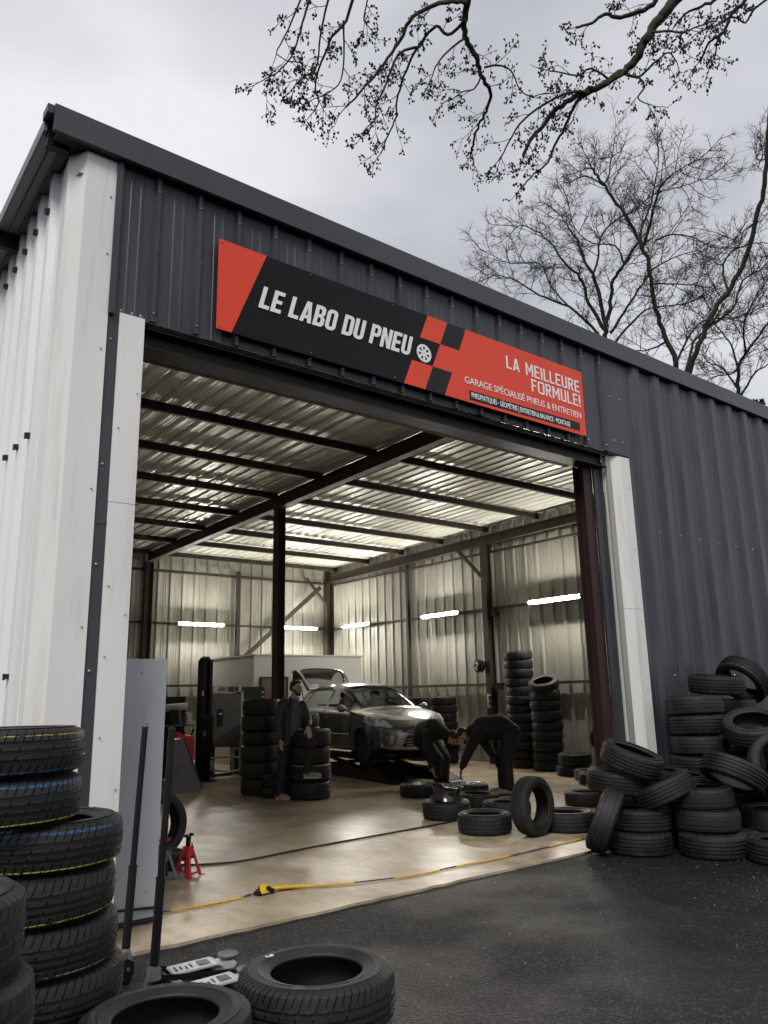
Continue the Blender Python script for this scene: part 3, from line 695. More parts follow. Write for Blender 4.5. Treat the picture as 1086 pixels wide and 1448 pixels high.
def glyph(ch, w, h, s):
    R_ = lambda x0, z0, x1, z1: [(x0, z0), (x1, z0), (x1, z1), (x0, z1)]
    q = .001; c = s * 1.15
    if ch == 'L': return [R_(0, 0, s, h), R_(s, 0, w * .86, s * .95)]
    if ch == 'E': return [R_(0, 0, s, h), R_(s, 0, w * .9, s * .95), R_(s, h / 2 - s * .45, w * .82, h / 2 + s * .45), R_(s, h - s * .95, w * .9, h)]
    if ch == 'O': return ring2(0, w, 0, h, (c, c, c, c), (s, s, s * .92, s * .92))
    if ch == 'D': return ring2(0, w, 0, h, (q, c, c, q), (s, s, s * .92, s * .92))
    if ch == 'P': return [R_(0, 0, s, h * .40)] + ring2(0, w, h * .40, h, (q, c, c, q), (s, s, s * .9, s * .9))
    if ch == 'B': return ring2(0, w, 0, h * .51, (q, c * .9, c * .7, q), (s, s, s * .9, s * .45)) + ring2(0, w * .96, h * .51, h, (q, c * .7, c * .9, q), (s, s, s * .45, s * .9))
    if ch == 'U':
        pcs = [R_(0, h * .4, s, h), R_(w - s, h * .4, w, h)]
        o = rr_path(0, w, 0, h * .4, c, c, q, q); ii = rr_path(s, w - s, s * .92, h * .4, c - s * .9, c - s * .9, q, q)
        return pcs + [[o[k_], o[k_ + 1], ii[k_ + 1], ii[k_]] for k_ in range(11)] + [R_(0, o[0][1], s, h * .4 - .0001), R_(w - s, o[11][1], w, h * .4 - .0001)]
    if ch == 'N': return [R_(0, 0, s, h), R_(w - s, 0, w, h), [(s, h), (s, h - s * 2.1), (w - s, 0), (w - s, s * 2.1)]]
    if ch == 'A':
        t_, zi = s * .62, h * .74; xi = lambda z_: s + (w / 2 - s) * z_ / zi
        return [[(0, 0), (s, 0), (w / 2, zi), (w / 2, h), (w / 2 - t_, h)], [(w - s, 0), (w, 0), (w / 2 + t_, h), (w / 2, h), (w / 2, zi)],
                [(xi(h * .18), h * .18), (w - xi(h * .18), h * .18), (w - xi(h * .34), h * .34), (xi(h * .34), h * .34)]]
    if ch == 'F': return [R_(0, 0, s, h), R_(s, h / 2 - s * .45, w * .80, h / 2 + s * .45), R_(s, h - s * .95, w * .9, h)]
    if ch == 'I': return [R_(0, 0, s, h)]
    if ch == '!': return [R_(0, 0, s, s), R_(0, s * 1.7, s, h)]
    if ch == 'R': return [R_(0, 0, s, h * .44), [(w * .38, h * .44), (w - s * 1.25, 0), (w, 0), (w * .38 + s * 1.25, h * .44)]] + ring2(0, w * .95, h * .44, h, (q, c, c, q), (s, s, s * .9, s * .9))
    if ch == 'M':
        m_, d_ = w / 2, s * 1.7
        return [R_(0, 0, s, h), R_(w - s, 0, w, h), [(s, h), (s, h - d_), (m_, h * .22), (m_, h * .22 + d_)], [(w - s, h - d_), (w - s, h), (m_, h * .22 + d_), (m_, h * .22)]]
    return []
def capitals(text, xr, z, H, w, s, gap, space):
    wd = lambda ch: {'I': s, '!': s, 'M': w * 1.3, 'A': w * 1.12, 'O': w * 1.18, 'N': w * 1.08, 'L': w}.get(ch, w)
    adv = lambda ch: wd(ch) * {'L': .86, 'E': .90, 'F': .88}.get(ch, 1) + gap
    x = xr - sum(space if ch == ' ' else adv(ch) for ch in text) + gap
    mb = MB()
    for ch in text:
        if ch == ' ': x += space; continue
        for poly in glyph(ch, wd(ch), H, s): mb.prism([(x + a_, z + b_) for a_, b_ in poly], SY - .0085, SY - .0045)
        x += adv(ch)
    mb.build('lettering', M_LETTER, S).location = -SLOC
capitals('LA MEILLEURE', 7.58, 5.205, .158, .098, .024, .026, .085)
capitals('FORMULE!', 7.58, 5.018, .158, .098, .024, .026, .085)
mb = MB(); x_ = 3.045; H_, Wd = .222, .118
for ch in 'LE LABO DU PNEU':
    if ch == ' ': x_ += .062; continue
    wl = Wd * (1.08 if ch in 'AN' else 1.0)
    for poly in glyph(ch, wl, H_, .041): mb.prism([(x_ + a_ + .26 * b_, 4.968 + b_) for a_, b_ in poly], SY - .0085, SY - .0045)
    x_ += wl * (.86 if ch == 'L' else .92 if ch == 'E' else 1) + .0165
mb.build('lettering', M_LETTER, S).location = -SLOC
lettering('GARAGE SPÉCIALISÉ PNEUS & ENTRETIEN', 7.575, 4.862, .115, M_LETTER, .94, 0.0005, 'RIGHT')
lettering('PNEUMATIQUES · GÉOMÉTRIE | ENTRETIEN & BALANCE · MONTAGE', 5.665, 4.712, .088, M_LETTER, .622, .001, d=.009)
# wheel emblem
mb = MB(); cx, cz, R0 = 5.0, 5.05, .10
def disc(mb, cx, cz, r0, r1, n=28, y=SY - .004):
    vs = []
    for j in range(n):
        a = 2 * pi * j / n
        for r in (r0, r1):
            for dy in (0, -.003): vs.append((cx + r * cos(a), y + dy, cz + r * sin(a)))
    fs = []
    for j in range(n):
        a, b = 4 * j, 4 * ((j + 1) % n)
        fs += [(a + 1, b + 1, b + 3, a + 3), (a, a + 2, b + 2, b), (a + 2, a + 3, b + 3, b + 2), (a, b, b + 1, a + 1)]
    mb.add(vs, fs)
disc(mb, cx, cz, .074, R0); disc(mb, cx, cz, .006, .026)
for j in range(7):
    a = 2 * pi * j / 7 + .2; dx, dz = cos(a), sin(a); px, pz = -dz * .011, dx * .011
    mb.prism([(cx + dx * .022 + px, cz + dz * .022 + pz), (cx + dx * .078 + px * 1.5, cz + dz * .078 + pz * 1.5), (cx + dx * .078 - px * 1.5, cz + dz * .078 - pz * 1.5), (cx + dx * .022 - px, cz + dz * .022 - pz)], SY - .0065, SY - .0035)
mb.build('wheel_emblem', M_LETTER, S)
mb = MB()
screws(mb, [(x, SY - .002, z) for x in (2.68, 3.6, 4.6, 5.6, 6.6, 7.62) for z in (SZ0 + .03, SZ1 - .03)], (0, -1, 0), .005, 0)
mb.build('screw', M_SCREW, S)
mb = MB()
for x in (2.9, 4.1, 5.3, 6.5, 7.4): mb.box(x, SY + .019, 4.7, x + .04, F - .036, 5.45)
mb.build('mounting_rail', M_BLACKSTEEL, S)

# the sign is 4.94 m long
S.location = (5.081, SY, 4.600); S.scale = (.9866, .9866, .9866)
# ------------------------------------------------------------------ tyres
def tyre_mesh(name, R, w, rr, m, n=72, sipe=.005, grooves=(-.22, -.075, .075, .22), gd=.007, per=4, hi=False, slant=1.1):
    gw = .028 * w / .2
    tr = []
    tw = .40 * w
    def crown(z): return R - .010 * (z / tw) ** 2
    zs = [-tw]
    T = []
    T.append((-tw, 0, 1))
    for g in grooves:
        g0 = g * w
        T += [(g0 - gw * .34, 0, 2 if hi else 0), (g0 - gw * .22, -gd, 0), (g0 + gw * .22, -gd, 0), (g0 + gw * .34, 0, 2 if hi else 0)]
    T.append((tw, 0, 1))
    if hi:   # extra columns so that shoulder blocks read
        T.insert(1, (-.33 * w, 0, 1)); T.insert(2, (-.27 * w, 0, 1)); T.insert(-1, (.27 * w, 0, 1)); T.insert(-1, (.33 * w, 0, 1))
    prof = []; flag = []
    side = [(R - .020, .435, 1), (R - .036, .468, 1 if hi else 0), (R - .052, .487, 0), (R - .055, .492, 0), (R - .075, .50, 0), (R - .078, .497, 0),
            ((R + rr) / 2 + .022, .497, 0), ((R + rr) / 2 + .020, .486, 0), ((R + rr) / 2 + .017, .486, 0), ((R + rr) / 2 + .015, .497, 0), ((R + rr) / 2 - .012, .495, 0), ((R + rr) / 2 - .014, .503, 0), ((R + rr) / 2 - .018, .503, 0), ((R + rr) / 2 - .020, .493, 0), (rr + .045, .482, 0), (rr + .042, .474, 0), (rr + .022, .455, 0), (rr + .006, .425, 0), (rr, .39, 0), (rr + .004, .345, 0), (rr + .02, .34, 0), (R - .06, .40, 0), (R - .03, .33, 0)]
    for r, z, fl in reversed(side[:]): prof.append((r, -z * w)); flag.append(fl)
    for z, d, fl in T: prof.append((crown(z) + d, z)); flag.append(fl)
    for r, z, fl in side: prof.append((r, z * w)); flag.append(fl)
    prof.append((R - .018, 0)); flag.append(0)
    def mod(i, j, r, z):
        if not flag[j]: return 0
        if flag[j] == 2 and (i // 4) % 2: return 0
        return -sipe if i % 4 in (2, 3) else 0
    mb = MB(); nb = n // 4; rg = random.Random(len(name)); A_ = []
    for b_ in range(nb):
        for q_ in ((0, .80, .815, .985) if hi else (0, .76, .79, .97)): A_.append(2 * pi * (b_ + q_) / nb)
    mb.lathe(prof, nb * 4, closed=True, mod=mod if sipe else None, angles=A_, slant=slant)
    o = mb.build(name, m, smooth=True, angle=28)
    me = o.data; bpy.data.objects.remove(o)
    return me
TM = {}
def tm(key):
    if key in TM: return TM[key]
    spec = {
        'new':   (.345, .19, .215, M_RUB_NEW, 252, .009, (-.20, -.05, .12), .011, 6, True),
        'newY':  (.345, .19, .215, M_RUB_NEW_Y, 252, .009, (-.20, -.05, .12), .011, 6, True),
        'newW':  (.345, .19, .215, M_RUB_NEW_W, 252, .009, (-.20, -.05, .12), .011, 6, True),
        'newYT': (.345, .19, .215, M_RUB_NEW_YT, 252, .009, (-.16, .02, .2), .011, 7, True),
        'newBY': (.345, .19, .215, M_RUB_NEW_BY, 252, .009, (-.20, -.05, .12), .011, 6, True),
        'suv':   (.33, .20, .20, M_RUB_GREY, 252, .009, (-.20, -.05, .12), .011, 6, True),
        'suvY':  (.345, .21, .20, M_RUB_SUV_Y, 252, .009, (-.20, -.05, .12), .011, 6, True),
        'worn':  (.33, .225, .20, M_RUB_GREY, 240, .006, (-.2, 0, .2), .008, 8, True),
        'used':  (.325, .215, .20, M_RUB_USED, 108, .005, (-.24, -.08, .08, .24), .011, 4, False),
        'used2': (.325, .222, .215, M_RUB_USED, 108, .004, (-.25, -.1, .06, .22), .010, 3, False),
        'grey':  (.325, .215, .20, M_RUB_GREY, 108, .003, (-.2, 0, .2), .005, 3, False),
        'slick': (.325, .21, .225, M_RUB_DARK, 96, .002, (-.2, .2), .004, 3, False),
        'dark':  (.32, .187, .205, M_RUB_DARK, 64, .003, (-.2, 0, .2), .005, 4, False),
        'wide':  (.335, .265, .215, M_RUB_DARK, 64, .003, (-.25, -.08, .08, .25), .006, 4, False),
        'wideY': (.335, .265, .215, rubber('dark_rubber_yellow_line', (.009, .009, .009), (.02, .019, .017), .5, .45, .8, (.115, .005, YEL, .2)), 64, .003, (-.25, -.08, .08, .25), .006, 4, False),
        'mid':   (.32, .22, .21, M_RUB_DARK, 64, .003, (-.2, 0, .2), .005, 4, False),
        'low':   (.30, .165, .20, M_RUB_DARK, 64, .003, (-.2, 0, .2), .005, 4, False),
    }[key]
    TM[key] = (tyre_mesh('tyre_' + key, *spec), spec[0], spec[1])
    return TM[key]
TR = random.Random(21)
def tyre(key, c, label, group, ax=(0, 0, 1), spin=None, scale=1.0):
    me, R, w = tm(key)
    o = bpy.data.objects.new('tyre', me); COL.objects.link(o)
    ax = Vector(ax).normalized()
    q = Vector((0, 0, 1)).rotation_difference(ax) @ Quaternion((0, 0, 1), TR.uniform(0, 6.28) if spin is None else spin)
    o.rotation_mode = 'QUATERNION'; o.rotation_quaternion = q; o.location = c; o.scale = (scale,) * 3
    return tag(o, label, 'tyre', group)
ORD = ['bottom', 'second', 'third', 'fourth', 'fifth', 'sixth', 'seventh', 'eighth', 'ninth', 'tenth', 'eleventh', 'twelfth', 'thirteenth']
def stack(keys, x, y, where, group, z=0.0, jit=.012, tilt=.0, looks=None, seed=0, offs=None, what='black tyre'):
    rg = random.Random(seed + 100)
    n = len(keys)
    for i, kx in enumerate(keys):
        me, R, w = tm(kx)
        lookt = (looks or {}).get(i, what)
        pos = 'topmost' if i == n - 1 else (ORD[i] if i == 0 else ORD[i] + ' from bottom')
        ox, oy = (offs or {}).get(i, (0, 0))
        tyre(kx, (x + ox + rg.uniform(-jit, jit), y + oy + rg.uniform(-jit, jit), z + w / 2 + .001),
             f'{lookt}, {pos} in {where}', group, (rg.uniform(-tilt, tilt), rg.uniform(-tilt, tilt), 1))
        z += w
    return z
ER, ET = Vector((.784, -.621, 0)), Vector((-.621, -.784, 0))
def axis(a, b, u=1.0): return ER * a + ET * b + Vector((0, 0, u))

# new tyres in the near left stack
G1 = 'new tyres stacked by the left jamb'
stack(['newY', 'newW', 'new', 'newW', 'newY', 'newBY', 'newBY', 'newYT'], 1.03, 3.74, 'the tall left stack', G1, z=-.022, jit=.010, tilt=.012, seed=3,
      offs={0: (.05, .02), 1: (.045, .02), 2: (.035, 0), 3: (.0, 0), 4: (-.025, 0), 5: (.0, .0), 6: (-.21, -.05), 7: (-.21, -.05)},
      looks={0: 'new yellow-lined tyre', 1: 'new white-lined tyre', 2: 'plain new black tyre', 3: 'new white-lined tyre', 4: 'new yellow-lined tyre', 5: 'new blue and yellow-lined tyre', 6: 'new blue-lined tyre shifted left', 7: 'new open-topped tyre'})
stack(['worn', 'worn', 'worn', 'worn', 'worn'], .42, 2.62, 'the worn stack at the left picture edge', 'worn tyres stacked nearest the camera', z=-.022, jit=.012, tilt=.02, seed=5, what='dusty worn tyre',
      offs={2: (.05, 0), 3: (-.02, 0), 4: (-.06, 0)})
# two lying tyres in the foreground, each on another one
G2 = 'large tyres lying in the foreground'
tyre('wide', (2.065, 3.15, .112), 'large dusty tyre under the foreground tyre with the white sticker', G2)
fg = tyre('suvY', (2.065, 3.15, .350), 'large tyre with a yellow tread line and white sticker, before the jacks', G2, ax=(0, 0, 1), spin=.6)
tyre('wide', (1.375, 3.145, .112), 'large grey tyre underneath the dusty foreground tyre beside the tall stack', G2)
tyre('suv', (1.375, 3.145, .345), 'large dusty grey tyre lying between the tall stack and the stickered tyre', G2)
d = Vector((-.75, .66)) * 0.275
mb = MB(); mb.obox((0, 0, 0), (.035, .02, .003)); mb.obox((-.006, 0, .0022), (.012, .012, .0006), mi=1)
st = mb.build('sticker', [mat('sticker_white', (.75, .75, .74), .5), M_BLACKPLASTIC], fg, world=False)
st.parent = fg
st.location = fg.rotation_quaternion.inverted() @ Vector((-.10, .235, .108)); st.rotation_mode = 'QUATERNION'; st.rotation_quaternion = fg.rotation_quaternion.inverted()

# the pile against the right front wall
G3 = 'used tyres piled against the right front wall'
def p(key, c, label, ax=(0, 0, 1)): return tyre(key, c, label, G3, ax)
zg = -.022
p('used', (7.25, 5.06, zg + .108), 'ribbed tyre lying flat on the asphalt at the left foot of the pile')
p('used', (7.31, 5.08, zg + .324), 'ribbed tyre lying directly on the flat tyre at the pile\'s left foot')
p('used2', (7.62, 4.47, zg + .112), 'dusty tyre flat on the asphalt, bottom of the front middle three')
p('slick', (7.69, 4.55, zg + .328), 'dark tyre in the middle of the front middle three', (0.01, 0, 1))
p('slick', (7.71, 4.60, zg + .539), 'dark tyre on top of the front middle three, a puddle in its hollow', (-.02, .01, 1))
p('used', (7.44, 4.85, .575), 'tyre tilted up to the right, propped on the ribbed pair', axis(-.42, -.16))
p('used2', (7.33, 5.12, .875), 'large grey tyre sloping down to the right in front of the white jamb', axis(.32, .22))
p('used2', (7.30, 5.30, .64), 'tyre under the sloping grey one, its tread facing the bay', axis(.10, .02))
p('grey', (6.90, 5.20, .30), 'tyre standing on edge and leaning at the left end of the pile', axis(1.1, .42, -.50))
p('used2', (7.97, 4.36, .735), 'tyre tilted down to the right over the dark three', axis(.50, -.14))
stack(['used', 'grey', 'used2', 'used', 'grey', 'used2', 'grey'], 8.66, 5.13, 'the upright stack against the dark wall', G3, z=zg, jit=.022, tilt=.05, seed=8, what='grey used tyre')
p('used2', (9.02, 5.02, 1.625), 'broad tyre lying across the top of the wall stack', axis(.05, .06))
stack(['slick', 'slick', 'slick', 'slick', 'slick', 'slick', 'slick'], 9.42, 5.12, 'the dark stack right of the wall stack', G3, z=zg, jit=.015, tilt=.02, seed=9, what='dark used tyre')
p('used2', (9.72, 5.05, 1.68), 'tyre leaning over the very top of the pile, tread up', axis(.95, -.45, .8))
p('grey', (8.72, 4.48, 1.15), 'tyre tipped forward showing its open hollow beside the wall stack', axis(-.22, .42))
p('slick', (9.12, 4.52, .95), 'dark tyre tucked behind the tipped hollow one', axis(.1, .1))
p('slick', (8.66, 4.72, .78), 'dark tyre on edge in the gap below the tipped hollow one', axis(-.75, .9, .35))
p('slick', (8.42, 4.08, .80), 'bare tyre standing upright facing the camera at the right picture edge', axis(-.25, 1.5, .45))
p('slick', (8.36, 4.18, .27), 'dark tyre lying under the upright bare tyre', axis(.04, .05))
p('used', (7.80, 3.86, zg + .108), 'tyre flat on the asphalt at the right foot of the pile, its hollow open')
p('slick', (8.30, 4.40, zg + .106), 'dark tyre on the ground deep inside the pile', axis(.03, 0))
p('slick', (8.10, 5.05, .60), 'dark tyre filling the gap between the wall stack and the tilted tyre', axis(.15, .1))
p('slick', (8.05, 5.08, zg + .106), 'dark tyre on the ground behind the front middle three')
p('slick', (8.05, 5.08, zg + .317), 'dark tyre second from the ground behind the front middle three')
p('slick', (9.3, 4.5, zg + .106), 'dark tyre on the ground at the far right of the pile')
p('slick', (9.3, 4.5, zg + .317), 'dark tyre second from the ground at the far right of the pile')
p('slick', (9.2, 4.5, zg + .528), 'dark tyre third from the ground at the far right of the pile')
p('slick', (9.15, 4.5, zg + .739), 'dark tyre fourth from the ground at the far right of the pile')

p('slick', (7.78, 5.24, zg + .106), 'dark tyre on the ground under the foot of the white jamb')
p('slick', (7.80, 5.24, zg + .317), 'dark tyre second from the ground under the foot of the white jamb')
p('slick', (7.82, 5.22, zg + .528), 'dark tyre third from the ground under the foot of the white jamb')

# loose tyres on the floor by the two crouching workers
G4 = 'loose tyres on the workshop floor'
def q(key, c, label, ax=(0, 0, 1)): return tyre(key, c, label, G4, ax)
q('used', (7.08, 6.32, .322), 'tyre standing upright on the slab between the flat tyres', axis(.62, .60, .03))
q('grey', (7.66, 6.32, .108), 'tyre flat on the slab with a pale rim edge, right of the upright one')
q('dark', (9.45, 7.40, .094), 'dark tyre flat on the floor behind the leaning tyre')
q('mid', (6.86, 6.88, .111), 'tyre flat on the floor nearest the dark hose')
q('mid', (7.25, 7.96, .111), 'tyre flat on the floor carrying the black alloy rim')
q('dark', (8.45, 9.90, .094), 'tyre with a shiny rim under the left worker\'s hand')
q('dark', (9.0, 9.35, .094), 'tyre with a shiny rim under the right worker\'s hand')
q('dark', (8.30, 8.45, .094), 'dark tyre lying behind the black rim')
q('dark', (7.95, 7.55, .094), 'dark tyre lying at the feet of the right worker')
q('dark', (12.42, 10.0, .094), 'flat tyre beside the second tall stack, under another')
q('mid', (12.42, 9.95, .30), 'flat tyre lying on the one beside the second tall stack')
q('dark', (12.0, 9.25, .094), 'flat tyre in front of the pair by the right wall')
q('dark', (11.6, 8.85, .094), 'flat tyre by the right wall nearest the maroon column')

# tall stacks along the right wall
G5 = 'tyres stacked along the right wall'
z = stack(['dark'] * 12, 12.98, 11.75, 'the taller stack by the right wall', G5, jit=.018, tilt=.012, seed=11)
tyre('dark', (12.98, 11.75, z + .10), 'black tyre with a paper mark, topmost of the taller right wall stack', G5, axis(-.08, 0))
z = stack(['dark', 'dark', 'mid', 'dark', 'dark', 'mid', 'dark', 'dark'], 12.85, 10.95, 'the shorter stack by the right wall', G5, jit=.018, tilt=.01, seed=12)
tyre('dark', (12.84, 10.95, z + .16), 'tyre tipped on top of the shorter right wall stack', G5, axis(-.22, .36))
G6 = 'tyres stacked behind the parked car'
stack(['dark'] * 8, 12.90, 15.0, 'the stack by the wall behind the bonnet', G6, jit=.02, seed=13)
stack(['dark'] * 8, 12.72, 13.95, 'the stack by the wall right of the bonnet', G6, jit=.02, seed=14)
stack(['dark'] * 8, 12.95, 16.3, 'the stack behind the windscreen', G6, jit=.02, seed=15)
# stacks around the standing man
G7 = 'wide tyres stacked around the standing man'
stack(['wide', 'wide', 'wide', 'mid', 'wide', 'wide'], 6.80, 12.10, 'the left stack behind the standing man', G7, jit=.02, tilt=.012, seed=16, what='wide black tyre')
stack(['mid', 'mid', 'mid', 'mid', 'mid', 'mid', 'low'], 7.92, 13.9, 'the rear stack between the cabinet and the post', G7, jit=.02, seed=17)
stack(['wide', 'wide', 'wide', 'wide', 'mid'], 7.65, 12.15, 'the stack behind the man\'s left shoulder', G7, jit=.02, seed=18, what='wide black tyre')
stack(['wide', 'wideY', 'wide', 'wide'], 7.10, 11.02, 'the stack under the man\'s raised foot', G7, jit=.012, seed=19, what='wide black tyre',
      looks={1: 'yellow-lined wide tyre'}, offs={0: (-.035, -.035)})
stack(['low', 'low'], 6.86, 11.55, 'the low pair behind the man\'s standing leg', G7, jit=.01, seed=20)
tyre('slick', (3.42, 8.25, .325), 'tyre standing on edge behind the grey panel', 'loose tyres on the workshop floor', axis(.75, .66, .12))
# ------------------------------------------------------------------ things at the left side of the bay
t = thing('leaning_panel', 'tall pale grey sheet panel standing behind the left white jamb', 'panel', (2.25, 6.0, 0))
mb = MB(); mb.prism([(5.975, .02), (6.01, .02), (5.985, 1.905), (5.95, 1.905)], 1.98, 2.50, 'x')
screws(mb, [(2.30, 5.953, 1.80), (2.36, 5.955, 1.42), (2.42, 5.972, .22)], (0, -1, 0), .006)
mb.build('sheet', [M_PANEL, M_SCREW], t, bevel=.003)
mb = MB(); mb.tube([(2.20, 5.94, .03), (2.50, 5.94, .03)], .018, 8); mb.tube([(2.18, 5.94, .13), (2.50, 5.962, .10)], .010, 8); mb.build('foot_bar', M_BLACKSTEEL, t, smooth=True)

def jack(label, tail, nose, z=-.022, handle=None):
    tail, nose = Vector((*tail, z)), Vector((*nose, z)); d = nose - tail; L = d.length
    t = thing('trolley_jack', label, 'car jack', tail, atan2(d.y, d.x), 'trolley jacks lying by the foreground tyres')
    s = L / .56
    B = lambda mb, n, m, **k: mb.build(n, m, t, world=False, **k)
    for y in (-.085, .085):
        mb = MB(); mb.prism([(0, .05), (.05, .02), (.50 * s, .015), (.56 * s, .04), (.56 * s, .085), (.44 * s, .10), (.16 * s, .125), (.05, .14), (0, .11)], y - .006, y + .006)
        B(mb, 'side_plate', M_BLACKSTEEL, bevel=.002)
    mb = MB()
    mb.prism([(.13 * s, .125), (.42 * s, .135), (.455 * s, .118), (.455 * s, .108), (.42 * s, .122), (.13 * s, .112)], -.075, .075)
    B(mb, 'cover', M_SILVER, bevel=.004)
    mb = MB(); mb.box(.31 * s, -.04, .132, .385 * s, .04, .1365); B(mb, 'cover_plate', M_MACH, bevel=.002)
    mb = MB()
    for k in range(4): mb.box(.16 * s + .03 * k, -.045 + .012 * (k % 2), .1285 + .0006 * k, .17 * s + .03 * k, .03 - .014 * (k % 3), .1305 + .0006 * k)
    B(mb, 'label_print', M_BLACKPLASTIC)
    mb = MB(); mb.prism([(.40 * s, .085), (.54 * s, .085), (.56 * s, .11), (.52 * s, .128), (.42 * s, .122)], -.05, .05); B(mb, 'lift_arm', M_SILVER, bevel=.004)
    mb = MB(); mb.lathe([(0, .125), (.035, .125), (.055, .138), (.062, .150), (.058, .158), (.04, .150), (0, .148)], 20, Matrix.Translation((.515 * s, 0, 0))); B(mb, 'saddle', M_GREYPAINT, smooth=True)
    for x, y, r in ((.52 * s, .105, .035), (.52 * s, -.105, .035), (.04, .07, .028), (.04, -.07, .028)):
        mb = MB(); mb.tube([(x, y - .016, r), (x, y + .016, r)], r, 16); mb.tube([(x, y - .02, r), (x, y + .02, r)], r * .4, 8); B(mb, 'wheel', M_BLACKPLASTIC, smooth=True)
    mb = MB()
    for x, zz in ((.05, .085), (.10, .095)): mb.tube([(x, -.098, zz), (x, .098, zz)], .012, 8)
    B(mb, 'bolt', M_SCREW, smooth=True)
    mb = MB(); mb.prism([(-.02, .06), (.07, .06), (.06, .16), (.0, .16)], -.04, .04); B(mb, 'handle_socket', M_GREYPAINT, bevel=.006)
    if handle:
        M = Matrix.Rotation(-t.rotation_euler.z, 3, 'Z')
        a, b = (M @ (Vector(h) - tail) for h in handle)
        mb = MB(); mb.tube([a, b], .0195, 12); mb.tube([b, b + (b - a).normalized() * .01], .022, 12)
        h = B(mb, 'handle', M_BLACKSTEEL, smooth=True)
        mb = MB(); mb.tube([a, a.lerp(b, .38)], .026, 12); mb.tube([a.lerp(b, .38), a.lerp(b, .385)], .029, 12)
        sl = mb.build('sleeve', M_BLACKPLASTIC, h, world=False, smooth=True)
        mb = MB(); mb.lathe([(.0, -.02), (.045, -.02), (.034, .03), (.026, .05)], 12, Matrix.Translation(a)); B(mb, 'handle_collar', M_GREYPAINT, smooth=True)
    return t
jack('low trolley jack with silver cover and its long black handle standing upright', (1.90, 4.60), (2.40, 4.545), handle=((1.885, 4.50, .13), (1.913, 4.45, 1.425)))
jack('low trolley jack with silver cover, half hidden behind the stickered tyre', (1.90, 4.28), (2.36, 4.24))
jack('trolley jack half hidden behind the tall tyre stack, its black handle before the grey panel', (1.905, 5.0), (1.46, 4.82), handle=((1.912, 5.0, .10), (1.967, 5.0, 1.419)))

def jack_stand(label, c, m, h, rz, saddle):
    t = thing('jack_stand', label, 'jack stand', (*c, 0), rz, 'jack stands on the floor behind the grey panel')
    b, tp, zt = .10, .032, h * .68
    mb = MB()
    for sx in (-1, 1):
        for sy in (-1, 1):
            a = Vector((sx * b, sy * b * .9, 0)); e2 = Vector((sx * tp, sy * tp, zt))
            for (ux, uy) in ((1, 0), (0, 1)):
                w0, w1 = .036, .030
                o = Vector((-sx * ux, -sy * uy, 0))
                q = [a, a + o * w0, e2 + o * w1, e2]
                nrm = Vector((0, sy, .25)) if ux else Vector((sx, 0, .25))
                nn = nrm.normalized() * .004
                mb.add([*q, *[v - nn for v in q]], [(0, 1, 2, 3), (7, 6, 5, 4), (0, 4, 5, 1), (1, 5, 6, 2), (2, 6, 7, 3), (3, 7, 4, 0)])
            mb.box(a.x - .022, a.y - .022, 0, a.x + .022, a.y + .022, .006)
    mb.box(-tp - .002, -tp - .002, zt - .08, tp + .002, tp + .002, zt + .01)
    for sy in (-1, 1): mb.bar((-b * .85, sy * b * .8, .03), (b * .85, sy * b * .8, .03), .006, .02)
    mb.build('frame', m, t, world=False)
    mb = MB(); mb.box(-.016, -.016, .08, .016, .016, h * .93)
    for k in range(7): mb.box(.016, -.012, .1 + k * .035, .022, .012, .115 + k * .035)
    mb.build('ratchet_bar', M_BLACKSTEEL, t, world=False)
    mb = MB(); mb.box(-.05, -.022, h * .93, .05, .022, h * .945); mb.prism([(-.05, h * .945), (-.03, h * .945), (-.036, h), (-.056, h)], -.022, .022); mb.prism([(.05, h * .945), (.03, h * .945), (.036, h), (.056, h)], -.022, .022)
    mb.build('saddle', saddle, t, world=False, bevel=.003)
    mb = MB(); mb.tube([(tp, 0, zt - .03), (tp + .03, 0, zt - .05), (tp + .05, 0, zt - .02), (tp + .02, 0, zt + .03)], .006, 6); mb.build('lever', m, t, world=False)
jack_stand('red jack stand with a black saddle, on the right of its pair', (3.31, 7.22), M_REDPAINT, .365, .5, M_BLACKSTEEL)
jack_stand('grey jack stand with a red saddle beside the red one', (3.08, 7.22), M_GREYPAINT, .35, .3, M_REDPAINT)
t = thing('gear_part', 'dark green oily car part lying behind the jack stands', 'car part', (3.28, 7.55, 0))
mb = MB(); mb.tube([(3.1, 7.62, .10), (3.32, 7.55, .13), (3.5, 7.5, .12)], [.05, .075, .03], 12); mb.build('housing', mat('oily_green', (.014, .018, .010), .5), t, smooth=True)
mb = MB(); mb.tube([(3.32, 7.55, .0), (3.32, 7.55, .12)], [.08, .05], 12); mb.build('flange', M_BLACKSTEEL, t, smooth=True)

def rope(name, label, cat, pts, rad, mats, segl=None, flat=1.0, z=.012):
    P = [Vector((x, y, z)) for x, y in pts]
    D = []
    for i in range(len(P) - 1):
        p0, p1, p2, p3 = P[max(i - 1, 0)], P[i], P[i + 1], P[min(i + 2, len(P) - 1)]
        for k in range(14):
            u = k / 14
            D.append(.5 * ((2 * p1) + (p2 - p0) * u + (2 * p0 - 5 * p1 + 4 * p2 - p3) * u * u + (3 * p1 - p0 - 3 * p2 + p3) * u ** 3))
    D.append(P[-1])
    mb = MB()
    if not segl: mb.tube(D, rad, 8, flat=flat)
    else:
        i = 0; c = 0; rg = random.Random(4)
        while i < len(D) - 1:
            n = rg.choice(segl[c % 2]); mb.tube(D[i:min(i + n, len(D) - 1) + 1], rad * (1 if c % 2 else .85), 8, mi=c % 2, flat=flat); i += n; c += 1
    return tag(mb.build(name, mats, smooth=True), label, cat)
